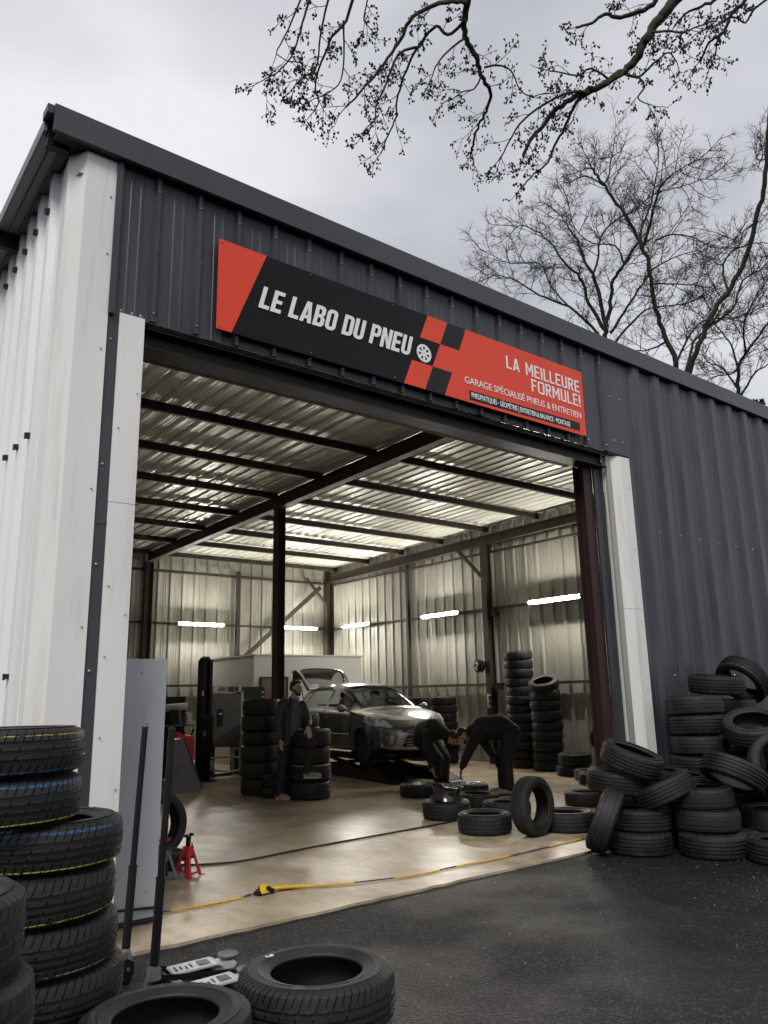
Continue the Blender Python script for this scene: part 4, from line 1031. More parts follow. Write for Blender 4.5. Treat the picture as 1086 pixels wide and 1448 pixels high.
rope('hose', 'thin black hose lying across the workshop floor', 'hose', [(3.36, 7.75), (3.5, 7.60), (3.72, 7.47), (4.03, 7.40), (4.94, 7.51), (6.08, 7.58), (7.06, 7.66), (7.9, 7.85)], .010, M_HOSE)
st_ = thing('ratchet_strap', 'yellow and navy ratchet strap stretched along the front of the floor slab', 'strap', (3.5, 6.15, 0))
s1 = rope('webbing', None, None, [(2.40, 6.22), (2.64, 6.16), (3.02, 6.11), (3.30, 6.12)], .014, [M_NAVY, M_YELLOW], ((16,), (26,)), .5)
s2 = rope('webbing', None, None, [(3.62, 6.16), (3.91, 6.05), (4.37, 5.86), (4.92, 5.74), (5.28, 5.75), (6.03, 5.73), (6.97, 5.78), (7.35, 5.80)], .014, [M_NAVY, M_YELLOW], ((9, 7), (13, 16)), .5)
for s in (s1, s2): s.parent = st_; s.location = -st_.location
mb = MB(); mb.tube([(3.28, 6.12, .012), (3.40, 6.13, .02), (3.46, 6.14, .03)], .009, 6); mb.build('tail', M_NAVY, st_)
mb = MB()
for k in range(5): mb.tube([(3.45 + .018 * k, 6.08 + .004 * k, .015), (3.46 + .018 * k, 6.11, .07 - .004 * k), (3.48 + .018 * k, 6.18, .06), (3.49 + .018 * k, 6.20, .012)], .013, 7, mi=0)
mb.tube([(3.53, 6.14, .03), (3.66, 6.17, .02), (3.80, 6.12, .014)], .016, 7); mb.tube([(3.53, 6.10, .04), (3.68, 6.10, .03), (3.90, 6.06, .014)], .014, 7)
mb.build('webbing_bundle', M_YELLOW, st_, smooth=True)
mb = MB(); mb.bar((3.42, 6.10, .02), (3.56, 6.19, .03), .07, .03); mb.tube([(3.54, 6.06, .03), (3.56, 6.20, .035)], .022, 8); mb.bar((3.46, 6.20, .015), (3.52, 6.06, .06), .012, .03); mb.build('ratchet', M_BLACKSTEEL, st_, bevel=.004)

# lift post, balancer cabinet and clutter at the back left
t = thing('lift_post', 'tall black steel lift post standing left of the grey cabinet', 'lift post', (7.0, 14.75, 0))
mb = MB(); mb.prism([(6.90, 14.65), (6.99, 14.65), (6.99, 14.70), (6.93, 14.70), (6.93, 14.85), (7.09, 14.85), (7.09, 14.70), (7.05, 14.70), (7.05, 14.65), (7.12, 14.65), (7.12, 14.88), (6.90, 14.88)], 0, 2.33, 'z'); mb.build('post', M_BLACKSTEEL, t, bevel=.004)
mb = MB(); mb.tube([(7.01, 14.77, 2.33), (7.01, 14.77, 2.36), (7.01, 14.77, 2.40)], [.125, .12, .07], 16); mb.build('cap', M_BLACKSTEEL, t, smooth=True)
box_part('base_plate', (6.78, 14.5, 0, 7.22, 15.0, .02), M_BLACKSTEEL, t)
box_part('carriage', (6.88, 14.60, .55, 7.14, 14.66, 1.25), M_BLACKPLASTIC, t, .01)
box_part('label_plate', (6.895, 14.645, 1.62, 6.93, 14.649, 1.72), M_MACHWHITE, t, 0)
box_part('label_plate', (6.915, 14.594, .85, 6.985, 14.599, .95), mat('label_blue', (.10, .16, .24), .5), t, 0)
mb = MB()
for k in range(3): mb.tube([(6.86 + .08 * k, 14.55, .01), (6.86 + .08 * k, 14.55, .07)], .014, 6)
mb.build('bolt', M_BLACKSTEEL, t)

t = thing('wheel_balancer', 'grey cabinet machine with a dark slot and tray on top, behind the lift post', 'workshop machine', (7.7, 15.4, 0))
mb = MB(); mb.prism([(7.27, .60), (8.0, .57), (8.06, .66), (8.06, 1.66), (7.29, 1.68)], 15.2, 15.62); mb.build('cabinet', M_MACH, t, bevel=.012)
box_part('slot', (7.52, 15.185, 1.0, 7.64, 15.199, 1.35), M_BLACKPLASTIC, t, .004)
box_part('slot_label', (7.555, 15.18, 1.24, 7.605, 15.184, 1.27), M_LETTER, t, 0)
mb = MB(); mb.box(8.07, 15.22, 0.02, 8.13, 15.30, 1.70); mb.box(8.07, 15.55, .02, 8.13, 15.62, 1.70); mb.box(8.07, 15.31, .5, 8.12, 15.54, .56); mb.build('frame', M_MACHWHITE, t, bevel=.004)
mb = MB(); mb.box(7.42, 15.22, 1.69, 7.72, 15.6, 1.71); mb.box(7.42, 15.22, 1.711, 7.44, 15.6, 1.82); mb.box(7.70, 15.22, 1.711, 7.72, 15.6, 1.82); mb.box(7.441, 15.22, 1.80, 7.699, 15.24, 1.82); mb.build('tray', M_MACHWHITE, t)
mb = MB(); mb.box(7.74, 15.22, 1.69, 8.08, 15.6, 1.82); mb.build('console', M_MACHWHITE, t, bevel=.006)
box_part('display', (7.77, 15.21, 1.71, 7.90, 15.219, 1.80), mat('display_dark_red', (.12, .02, .02), .3), t, 0)
box_part('display', (7.93, 15.21, 1.71, 8.0, 15.219, 1.80), M_BLACKPLASTIC, t, 0)
mb = MB(); mb.tube([(7.52, 15.5, .0), (7.52, 15.5, .6)], .10, 12); mb.box(7.30, 15.3, 0, 7.95, 15.8, .06); mb.build('pedestal', M_MACH, t, smooth=True)
mb = MB(); mb.tube([(7.3, 15.15, .38), (7.6, 15.05, .40), (7.9, 15.1, .38), (8.1, 15.2, .34)], .035, 8, flat=.6); mb.tube([(7.45, 15.2, .14), (7.8, 15.05, .10), (8.1, 15.2, .12)], .03, 8, flat=.6); mb.build('arm', M_MACHWHITE, t, smooth=True)
mb = MB(); mb.ball((7.36, 15.12, .26), (.07, .07, .09)); mb.tube([(7.3, 15.15, .2), (7.45, 15.1, .15)], .03, 8); mb.build('chuck', M_MACHWHITE, t, smooth=True)

t = thing('tool_shelf', 'dark metal shelf with a grinder head and odd tools at the left rear', 'shelf', (6.45, 15.3, 0))
mb = MB(); mb.box(5.6, 15.60, .02, 6.98, 15.64, 1.62); mb.build('back_board', M_BLACKPLASTIC, t)
mb = MB(); mb.box(5.6, 15.05, 1.04, 6.95, 15.59, 1.07); mb.build('board', M_MACH, t)
mb = MB(); mb.box(5.6, 15.05, .40, 6.95, 15.59, .43); mb.build('board', M_BLACKSTEEL, t)
for x in (5.62, 6.42, 6.90):
    mb = MB(); mb.box(x, 15.03, 0, x + .03, 15.049, 1.04); mb.build('leg', M_MACHWHITE, t)
t = thing('grinder', 'grey bench grinder head standing on the dark shelf', 'grinder', (6.55, 15.3, 1.07))
mb = MB(); mb.tube([(6.36, 15.25, 1.40), (6.85, 15.25, 1.42)], .075, 14); mb.tube([(6.30, 15.25, 1.40), (6.36, 15.25, 1.40)], .05, 12); mb.build('motor', M_MACHWHITE, t, smooth=True)
mb = MB(); mb.tube([(6.60, 15.25, 1.071), (6.60, 15.25, 1.36)], [.16, .13], 14); mb.build('stand', M_BLACKPLASTIC, t, smooth=True)
mb = MB(); mb.box(6.84, 15.2, 1.071, 6.92, 15.4, 1.30); mb.build('guard', M_MACHWHITE, t, bevel=.01)
t = thing('jerry_can', 'red fuel can standing left of the lift post', 'fuel can', (6.30, 14.0, 0))
mb = MB(); mb.prism([(6.12, .46), (6.40, .36), (6.46, .55), (6.44, .92), (6.30, .90), (6.12, 1.0)], 13.95, 14.12); mb.build('can', M_REDPAINT, t, bevel=.02)
mb = MB(); mb.tube([(6.16, 14.03, 1.0), (6.22, 14.03, 1.05), (6.30, 14.03, .95)], .014, 8); mb.tube([(6.42, 14.03, .92), (6.46, 14.03, 1.02)], .02, 8); mb.build('handle', M_BLACKPLASTIC, t, smooth=True)
box_part('crate', (6.05, 13.9, 0, 6.5, 14.25, .355), M_BLACKPLASTIC, t, .01).name = 'base_crate'
t = thing('car_ramp', 'dark grey wedge car ramp standing on end left of the lift post', 'car ramp', (6.0, 13.3, 0))
mb = MB(); mb.prism([(5.72, 0.002), (6.26, 0.002), (6.26, .05), (5.90, .90), (5.72, .90)], 13.2, 13.5); mb.build('wedge', M_GREYPAINT, t, bevel=.008)
mb = MB(); mb.bar((6.275, 13.35, .06), (5.915, 13.35, .91), .30, .012, up=(1, 0, .4)); mb.build('ramp_plate', M_MACH, t)
# cables and boxes hanging above the machine: one dark toolbox on the stacks
t = thing('toolbox', 'black toolbox sitting on a shelf bracket above the rear tyre stack', 'toolbox', (8.3, 15.5, 1.46))
mb = MB(); mb.box(8.18, 15.45, 1.50, 8.78, 15.8, 1.80); mb.build('case', M_BLACKPLASTIC, t, bevel=.03)
mb = MB(); mb.box(8.16, 15.40, 0.0, 8.80, 15.85, 1.495); mb.build('cupboard', M_BLACKSTEEL, t, bevel=.01)
mb = MB(); mb.box(8.70, 15.44, 1.56, 8.74, 15.449, 1.60); mb.box(8.70, 15.44, 1.66, 8.74, 15.449, 1.70); mb.build('latch', M_SCREW, t)

# white cabin at the rear
t = thing('site_cabin', 'plain off-white box cabin behind the grey car', 'cabin', (10.6, 17.8, 0))
mb = MB(); mb.box(9.08, 16.55, 0, 12.25, 19.3, 2.53); mb.build('wall', M_BOXW, t, bevel=.01)
mb = MB(); mb.box(9.05, 16.52, 2.531, 12.28, 19.33, 2.57); mb.build('roof', M_BOXW, t, bevel=.005)
mb = MB(); mb.box(9.30, 16.53, .05, 9.98, 16.548, 2.0); mb.build('door', M_BROWN, t)
mb = MB(); mb.box(9.26, 16.52, .05, 9.295, 16.549, 2.04); mb.box(9.985, 16.52, .05, 10.02, 16.549, 2.04); mb.box(9.296, 16.52, 2.001, 9.984, 16.549, 2.04); mb.build('door_frame', M_STEEL, t)
# device and hook on the right wall column
t = thing('wall_socket', 'black rounded wall device with a pale emblem on the right wall column', 'wall device', (13.1, 12.95, 2.15))
mb = MB(); mb.tube([(13.02, 13.05, 2.17), (13.14, 13.05, 2.17)], .15, 8); mb.ball((13.02, 13.05, 2.17), (.04, .12, .12)); mb.build('housing', M_BLACKPLASTIC, t, bevel=.01)
mb = MB()
for a, b in (((12.975, 13.09, 2.23), (12.975, 13.02, 2.25)), ((12.975, 13.02, 2.25), (12.975, 13.00, 2.19)), ((12.975, 13.0, 2.19), (12.975, 13.08, 2.12)), ((12.975, 13.08, 2.12), (12.975, 13.02, 2.09))): mb.bar(a, b, .012, .02)
mb.build('emblem', M_LETTER, t)
t = thing('wall_hook', 'pale bracket hook on the right wall column below the round device', 'hook', (13.12, 12.8, 1.4))
mb = MB()
for a, b in (((13.11, 12.86, 1.25), (13.11, 12.86, 1.52)), ((13.11, 12.86, 1.52), (13.11, 12.78, 1.50)), ((13.11, 12.86, 1.25), (13.11, 12.78, 1.25)), ((13.11, 12.86, 1.38), (13.11, 12.81, 1.38))): mb.bar(a, b, .025, .025)
mb.build('bracket', M_LETTER, t)
t = thing('cable_coil', 'black cable coil hanging low on the right wall near the maroon column', 'cable', (13.3, 10.0, .6))
mb = MB()
for k in range(5): mb.tube([(13.30 - .015 * k, 9.98 + .13 * cos(a) + .015 * k, .62 + .2 * sin(a)) for a in [2 * pi * j / 20 for j in range(21)]], .012, 6)
mb.build('coil', M_HOSE, t, smooth=True)
mb = MB(); mb.tube([(13.2, 10.0, .82), (13.4, 10.0, .84)], .012, 6); mb.build('peg', M_SCREW, t)
# red and white rag between the tyres at the slab edge
mb = MB(); rg = random.Random(2)
vs = [(7.80 + .05 * i, 6.62 + .045 * j, .012 + .07 * abs(sin(i * 1.3 + j * .9)) * (1 - abs(i - 3) / 4)) for j in range(5) for i in range(7)]
mb.add(vs, [(j * 7 + i, j * 7 + i + 1, (j + 1) * 7 + i + 1, (j + 1) * 7 + i) for j in range(4) for i in range(6)])
tag(mb.build('rag', mat('rag_red_white', (.5, .04, .06), .9, col2=(.6, .58, .55), scale=9, lo=.49, hi=.51), smooth=True), 'crumpled red and white rag on the slab behind the flat tyre', 'rag')

# alloy rims on the floor
def rim(label, c, m, ax=(0, 0, 1), R=.215, w=.17):
    t = thing('alloy_rim', label, 'wheel rim', c, 0, 'loose alloy rims by the workers')
    t.rotation_mode = 'QUATERNION'; t.rotation_quaternion = Vector((0, 0, 1)).rotation_difference(Vector(ax).normalized())
    mb = MB(); mb.lathe([(R, w / 2), (R - .012, w / 2 - .004), (R - .02, w / 2 - .03), (R - .04, 0), (R - .025, -w / 2 + .03), (R, -w / 2), (R - .006, -w / 2 + .012), (R - .03, -w / 2 + .05), (R - .034, .02), (R - .006, w / 2 - .012)], 40, closed=True)
    mb.build('barrel', m, t, world=False, smooth=True)
    mb = MB()
    for k in range(5):
        a = 2 * pi * k / 5
        for s in (-.16, .16):
            mb.tube([(.05 * cos(a), .05 * sin(a), w / 2 - .05), ((R - .09) * cos(a + s * .7), (R - .09) * sin(a + s * .7), w / 2 - .03), ((R - .02) * cos(a + s), (R - .02) * sin(a + s), w / 2 - .02)], [.022, .016, .014], 7)
    mb.tube([(0, 0, w / 2 - .075), (0, 0, w / 2 - .03)], .06, 18)
    mb.build('spokes', m, t, world=False, smooth=True)
    mb = MB(); mb.tube([(0, 0, w / 2 - .03), (0, 0, w / 2 - .022)], .028, 16); mb.build('hub_cap', M_SILVER, t, world=False, smooth=True)
M_RIMBLK = mat('gloss_black_alloy', (.012, .012, .013), .18, coat=.6)
M_RIMSIL = mat('polished_alloy', (.55, .56, .58), .22, metal=.9)
rim('black alloy rim lying on the flat tyre in front of the workers', (7.28, 7.98, .315), M_RIMBLK, (.05, -.08, 1))
rim('silver rim inside the tyre under the left worker\'s hand', (8.45, 9.90, .105), M_RIMSIL)
rim('silver rim inside the tyre under the right worker\'s hand', (9.0, 9.35, .105), M_RIMSIL)
rim('black rim propped at a slant behind the rim on the flat tyre', (7.75, 8.40, .14), M_RIMBLK, (.45, -.5, 1))
# ------------------------------------------------------------------ the grey hatchback on its low lift
import numpy as np
M_PAINT = mat('grey_car_paint', (.17, .17, .174), .25, metal=.6, coat=.8)
M_GLASS = glass('car_glass', (.62, .67, .65), .30)
M_CARBLK = mat('car_black_trim', (.010, .010, .011), .45)
M_LIGHTS = mat('headlamp_glass', (.85, .87, .88), .12, metal=.0, coat=1.0, col2=(.30, .31, .33), scale=9, lo=.42, hi=.58)
M_CHROME = mat('chrome', (.62, .63, .64), .18, metal=1.0)
M_TRIMGREY = mat('bumper_trim_grey', (.42, .43, .44), .30, metal=.4)
CX, CY, CZ, CTH = 9.934, 12.156, .340, radians(-96.476)
car = thing('parked_car', 'dark grey five-door hatchback raised on a low lift, tailgate open, front wheel off', 'car', (CX, CY, CZ), CTH)

class Idx:
    def __init__(self): self.mp = {}; self.mb = MB()
    def quad(self, ps):
        ix = []
        for p_ in ps:
            k_ = (round(p_[0], 4), round(p_[1], 4), round(p_[2], 4))
            if k_ not in self.mp: self.mp[k_] = len(self.mb.v); self.mb.v.append(k_)
            if self.mp[k_] not in ix: ix.append(self.mp[k_])
        if len(ix) > 2: self.mb.f.append(tuple(ix)); self.mb.m.append(0)
TB = np.array([ # x, zb, zs, ws, zre, wr, zt, wm
 (.80, .24, .60, .70, .655, .56, .70, .76), (.70, .21, .675, .76, .735, .62, .775, .815), (.50, .19, .765, .80, .81, .67, .845, .865),
 (.25, .19, .835, .83, .872, .70, .905, .895), (0, .19, .88, .845, .915, .71, .95, .905), (-.25, .19, .91, .85, .948, .71, .985, .908),
 (-.45, .19, .925, .85, 1.035, .68, 1.085, .908), (-.75, .18, .935, .85, 1.18, .635, 1.235, .908), (-1.05, .18, .945, .85, 1.305, .60, 1.365, .908),
 (-1.30, .18, .95, .85, 1.385, .58, 1.445, .908), (-1.7, .18, .96, .85, 1.42, .57, 1.49, .908), (-2.2, .18, .975, .845, 1.41, .565, 1.483, .905),
 (-2.7, .19, .99, .83, 1.36, .555, 1.44, .90), (-3.0, .20, 1.0, .80, 1.30, .55, 1.39, .88), (-3.2, .24, 1.0, .77, 1.13, .58, 1.19, .85), (-3.34, .30, .93, .73, .97, .62, .99, .80)])
xs_ = np.unique(np.concatenate([np.arange(-3.34, .801, .03), [.80]]))
order = np.argsort(TB[:, 0]); T2 = TB[order]
cols = [np.interp(xs_, T2[:, 0], T2[:, k]) for k in range(1, 8)]
def sm(a):
    for _ in range(3):
        b_ = a.copy(); b_[1:-1] = (a[:-2] + 2 * a[1:-1] + a[2:]) / 4; a = b_
    return a
cols = [sm(c) for c in cols]
SEG = [3, 1, 6, 5, 7, 7, 4, 5]
def ring(i):
    zb, zs, ws, zre, wr, zt, wm = (c[i] for c in cols); x = xs_[i]
    C = [(0, zb), (wm * .80, zb), (wm * .955, zb + .05), (wm, .50), (wm * .985, .5 * zs + .30), (ws, zs), (wr, zre), (wr * .60, zre + (zt - zre) * .72), (0, zt)]
    P = []; tagl = []
    for s in range(8):
        p0, p1, p2, p3 = C[max(s - 1, 0)], C[s], C[s + 1], C[min(s + 2, 8)]
        if s == 7: p3 = (-p1[0], p1[1])
        for k in range(SEG[s]):
            u = k / SEG[s]
            if s < 2 or s == 5: q_ = (p1[0] + (p2[0] - p1[0]) * u, p1[1] + (p2[1] - p1[1]) * u)
            else: q_ = tuple(.5 * (2 * p1[c] + (p2[c] - p0[c]) * u + (2 * p0[c] - 5 * p1[c] + 4 * p2[c] - p3[c]) * u * u + (3 * p1[c] - p0[c] - 3 * p2[c] + p3[c]) * u ** 3) for c in (0, 1))
            P.append(q_); tagl.append(s)
    P.append(C[8]); tagl.append(7)
    f_ = max(0, min(1, x / .80)); f_ = f_ * f_ * (3 - 2 * f_); bow = .34 * f_
    r_ = max(0, min(1, (-2.9 - x) / .44)); bow2 = -.16 * r_ * r_
    out_ = []
    for (y, z), s in zip(P, tagl):
        yy = y
        for ax_ in (0.0, -2.608):
            dx = x - ax_
            if s <= 4 and yy > .55 and abs(dx) < .335:
                zc = .31 + sqrt(.335 ** 2 - dx * dx)
                if z < zc: z = min(zc, zs - .06)
        out_.append((x - bow * (yy / wm) ** 2 - bow2 * (yy / wm) ** 2, yy, z))
    return out_, tagl
R_ = [ring(i) for i in range(len(xs_))]
parts = {}
def put(key, ps):
    parts.setdefault(key, Idx()).quad(ps)
for i in range(len(xs_) - 1):
    (A, tg), (B, _) = R_[i], R_[i + 1]
    xm = (xs_[i] + xs_[i + 1]) / 2
    zre, zs = cols[3][i], cols[1][i]
    for j in range(len(A) - 1):
        s = tg[j]; c = [sum(q_[k] for q_ in (A[j], A[j + 1], B[j], B[j + 1])) / 4 for k in range(3)]
        key = 'body'
        if s <= 1: key = 'underbody'
        fr = (c[2] - zs) / max(.01, zre - zs)
        if s == 5 and zre - zs > .14 and .10 < fr < .90:
            if -1.50 < xm < -.58 - .0 * fr: key = 'window_front'
            elif -2.52 < xm < -1.60: key = 'window_rear'
            elif -2.90 < xm < -2.60 and fr < .8: key = 'window_quarter'
        if s == 5 and key == 'body' and -2.95 < xm < -.5 and .05 < fr < .95: key = 'pillar'
        if s >= 6 and -1.24 < xm < -.31: key = 'windscreen'
        if s >= 6 and xm < -3.03: key = None
        lo_, hi_ = .60 + (.72 - c[0]) * .22, .685 + (.72 - c[0]) * .34
        if c[0] > .08 and c[1] > .44 and s in (3, 4, 5) and lo_ < c[2] < hi_: key = 'headlight'
        if s in (2, 3, 4) and (abs(xm + .40) < .016 or abs(xm + 1.54) < .016 or (abs(xm + 2.42) < .016 and c[2] > .6)) and c[2] > .28: key = 'seam'
        if s == 3 and .62 < c[2] < .66 and -2.5 < xm < -.3: pass
        if not key: continue
        for sg in (1, -1):
            q_ = [A[j], B[j], B[j + 1], A[j + 1]]
            if sg < 0: q_ = [(p_[0], -p_[1], p_[2]) for p_ in reversed(q_)]
            k2 = key + ('_l' if sg > 0 else '_r') if key in ('window_front', 'window_rear', 'window_quarter', 'headlight') else key
            put(k2, q_)
# nose and tail caps
def cap(i, sgn):
    A, tg = R_[i]; wmx = cols[6][i]; nY = 44
    zb, zt = A[0][2], A[-1][2]
    bow = .34 if sgn > 0 else .16
    def row(j):
        x, w_, z = A[j]; z = A[j][2]; res_ = []
        xe = xs_[i]
        for k in range(nY + 1):
            y = -w_ + 2 * w_ * k / nY
            bul = (.10 if sgn > 0 else .04) * sin(pi * min(1, max(0, (z - zb) / (zt - zb + .02)))) ** .7 * (1 - (abs(y) / max(.01, w_)) ** 4) * min(1, w_ / .5)
            res_.append((xe + sgn * (bul - bow * (y / wmx) ** 2), y, z))
        return res_
    rows = [row(j) for j in range(len(A))]
    for j in range(len(rows) - 1):
        for k in range(nY):
            q_ = [rows[j][k], rows[j][k + 1], rows[j + 1][k + 1], rows[j + 1][k]]
            y = abs(sum(v[1] for v in q_) / 4); z = sum(v[2] for v in q_) / 4
            if sgn > 0:
                key = 'body'
                if y < .44 - (z - .3) * .25 and .27 < z < .50: key = 'grille'
                elif y < .56 - (z - .3) * .25 and .25 < z < .53: key = 'bumper_trim'
                elif y < .46 and .545 < z < .60: key = 'grille'
                elif .58 < y < .70 and .36 < z < .50: key = 'fog_lamp_l' if q_[0][1] > 0 else 'fog_lamp_r'
            else:
                key = 'body' if z < .62 else 'boot_opening'
            put(key, q_ if sgn > 0 else list(reversed(q_)))
cap(len(xs_) - 1, 1); cap(0, -1)
names = {'body': ('body', M_PAINT), 'underbody': ('underbody', M_CARBLK), 'pillar': ('pillar_trim', M_CARBLK), 'windscreen': ('windscreen', M_GLASS), 'seam': ('door_gap', M_CARBLK),
         'grille': ('grille', M_CARBLK), 'bumper_trim': ('bumper_trim', M_TRIMGREY), 'fog_lamp_l': ('fog_lamp', M_CHROME), 'fog_lamp_r': ('fog_lamp', M_CHROME), 'boot_opening': ('boot_opening', M_CARBLK)}
for key, ix in parts.items():
    if key[:-2] in ('window_front', 'window_rear', 'window_quarter'): nm, m_ = 'side_window', M_GLASS
    elif key.startswith('headlight'): nm, m_ = 'headlight', M_LIGHTS
    else: nm, m_ = names[key]
    ix.mb.build(nm, m_, car, world=False, smooth=True, angle=50)
def cb(name, m, fn, **k):
    mb = MB(); fn(mb); return mb.build(name, m, car, world=False, **k)
# front detail: grille bars, emblem, plate, mirrors, handles, wiper
cb('grille_bar', M_CHROME, lambda mb: [mb.tube([(.905 - .34 * (y / .76) ** 2 + (.006), y, z) for y in [-.40 + .8 * k / 12 for k in range(13)]], .006, 5) for z in (.33, .38, .43, .575)])
cb('emblem', M_CHROME, lambda mb: (mb.tube([(.815, -.04, .70), (.835, -.01, .715), (.835, .03, .70)], [.012, .016, .008], 6), mb.tube([(.83, .0, .71), (.82, .02, .74), (.815, .05, .735)], [.012, .010, .006], 6), mb.tube([(.835, -.02, .70), (.845, -.045, .68)], .008, 5)))
cb('number_plate', mat('plate_grey', (.30, .30, .30), .4), lambda mb: mb.obox((.925, 0, .40), (.012, .42, .09)))
for s in (-1, 1):
    mb = MB(); mb.ball((-.60, s * .985, .985), (.075, .105, .075), 14, 9); mb.tube([(-.55, s * .85, .95), (-.58, s * .93, .96)], .03, 8); o = mb.build('mirror', M_PAINT, car, world=False, smooth=True)
    mb = MB(); mb.ball((-.645, s * .985, .985), (.035, .088, .058), 14, 8); mb.build('mirror_glass', M_CHROME, o, world=False, smooth=True)
    for x in (-1.36, -2.36):
        cb('door_handle', M_CARBLK, lambda mb: mb.tube([(x - .08, s * .895, .80), (x, s * .915, .805), (x + .08, s * .895, .80)], .016, 8), smooth=True)
    cb('sill_trim', M_CARBLK, lambda mb: mb.tube([(-.45, s * .905, .50), (-1.4, s * .915, .50), (-2.2, s * .905, .50)], .012, 6))
    cb('wiper', M_CARBLK, lambda mb: mb.tube([(-.30, .25 + s * .25, 1.0), (-.50, s * .1, 1.09), (-.62, s * .3 - .15, 1.15)], .010, 5))
# wheels: rear pair and front left fitted, front right shows the bare hub
def wheel(x, y):
    s = 1 if y > 0 else -1
    o = bpy.data.objects.new('wheel', tm('dark')[0]); COL.objects.link(o); o.parent = car; o.location = (x, y, .31); o.rotation_euler = (pi / 2, 0, 0); o.scale = (.97, .97, 1.02)
    o.name = 'wheel'
    mb = MB()
    for k in range(7):
        a = 2 * pi * k / 7; mb.tube([(.03 * cos(a), .03 * sin(a), -s * .06), (.19 * cos(a), .19 * sin(a), -s * .075)], [.03, .02], 6)
    mb.tube([(0, 0, -s * .03), (0, 0, -s * .08)], .06, 14); mb.lathe([(.205, -.08), (.18, -.06), (.18, .06), (.205, .08)], 32)
    mb.build('rim', M_SILVER, o, world=False, smooth=True)
wheel(-2.608, .78); wheel(-2.608, -.78); wheel(0, .78)
cb('brake_disc', mat('brake_iron', (.10, .09, .08), .45, metal=.6), lambda mb: (mb.tube([(0, -.66, .31), (0, -.69, .31)], .14, 24), mb.tube([(0, -.69, .31), (0, -.745, .31)], .075, 16), [mb.tube([(.045 * cos(2 * pi * k / 5), -.745, .31 + .045 * sin(2 * pi * k / 5)), (.045 * cos(2 * pi * k / 5), -.775, .31 + .045 * sin(2 * pi * k / 5))], .008, 6) for k in range(5)]), smooth=True)
cb('brake_caliper', M_MACH, lambda mb: mb.box(-.16, -.72, .28, -.08, -.63, .42), bevel=.012)
cb('wheel_well', M_CARBLK, lambda mb: mb.tube([(0, -.86, .34), (0, -.50, .34)], .325, 24), smooth=True)
cb('suspension_arm', M_CARBLK, lambda mb: mb.tube([(0, -.66, .25), (.05, -.3, .24)], .03, 8))
# cabin interior
def seat_(mb, x, y):
    mb.ball((x, y, .62), (.26, .24, .10), 12, 8); mb.ball((x - .27, y, .90), (.09, .23, .34), 12, 8); mb.ball((x - .32, y, 1.24), (.05, .13, .09), 10, 7)
M_SEAT = mat('seat_cloth', (.02, .02, .021), .8)
for x, y in ((-1.25, -.36), (-1.25, .36)): cb('seat', M_SEAT, lambda mb: seat_(mb, x, y), smooth=True)
cb('rear_bench', M_SEAT, lambda mb: (mb.box(-2.35, -.62, .5, -1.95, .62, .68), mb.box(-2.55, -.62, .69, -2.38, .62, 1.05)), bevel=.06, smooth=True)
cb('dashboard', M_CARBLK, lambda mb: mb.box(-.78, -.72, .55, -.34, .72, .93), bevel=.05, smooth=True)
cb('steering_wheel', M_CARBLK, lambda mb: mb.tube([(-.86 - .06 * sin(a), .36 + .18 * cos(a), .93 + .17 * sin(a)) for a in [2 * pi * k / 20 for k in range(21)]], .014, 6))
cb('cabin_floor', M_CARBLK, lambda mb: mb.box(-3.1, -.74, .36, -.3, .74, .40))
cb('paper', mat('paper', (.6, .6, .58), .7), lambda mb: mb.box(-.42, .30, .932, -.36, .52, .97))
# open tailgate: curved panel hinged at the roof's rear edge, glass in its frame
PATH = [(-3.00, 1.42), (-3.18, 1.60), (-3.36, 1.76), (-3.54, 1.86), (-3.70, 1.87), (-3.84, 1.80), (-3.94, 1.66)]
nU, nV = 24, 28
def pp(u):
    k_ = u * (len(PATH) - 1); i_ = min(int(k_), len(PATH) - 2); f_ = k_ - i_
    p0, p1, p2, p3 = (PATH[max(0, min(len(PATH) - 1, i_ + d_))] for d_ in (-1, 0, 1, 2))
    return tuple(.5 * (2 * p1[c] + (p2[c] - p0[c]) * f_ + (2 * p0[c] - 5 * p1[c] + 4 * p2[c] - p3[c]) * f_ * f_ + (3 * p1[c] - p0[c] - 3 * p2[c] + p3[c]) * f_ ** 3) for c in (0, 1))
fr_, gl_ = Idx(), Idx()
def tgp(a, b):
    u = a / nU; v = -1 + 2 * b / nV
    hw = .56 + .05 * sin(pi * min(1, u * 1.2)) - .10 * max(0, u - .75) ** 1.0 * 2
    x, z = pp(u); return (x + .06 * v * v, v * hw, z - .05 * v * v)
for a in range(nU):
    for b in range(nV):
        q_ = [tgp(a, b), tgp(a + 1, b), tgp(a + 1, b + 1), tgp(a, b + 1)]
        u, v = (a + .5) / nU, abs(-1 + 2 * (b + .5) / nV)
        inside = ((u - .34) / .28) ** 4 + (v / .84) ** 4 < 1
        (gl_ if inside else fr_).quad(q_)
tgo = fr_.mb.build('tailgate', M_PAINT, car, world=False, smooth=True)
tgo.data.materials.append(M_CARBLK)
sd = tgo.modifiers.new('s', 'SOLIDIFY'); sd.thickness = .045; sd.offset = -1; sd.material_offset = 1; sd.material_offset_rim = 1
gl_.mb.build('tailgate_glass', M_GLASS, tgo, world=False, smooth=True)
mb = MB(); mb.tube([(-3.93, -.42, 1.72), (-3.88, -.50, 1.80)], .04, 8); mb.tube([(-3.06, -.10, 1.42), (-3.06, .12, 1.42)], .018, 8); mb.build('tail_lamp', mat('red_lens', (.45, .02, .02), .2), tgo, world=False)
for s in (-1, 1): cb('gas_strut', M_CARBLK, lambda mb: mb.tube([(-3.10, s * .60, 1.18), (-3.42, s * .56, 1.70)], .011, 6))

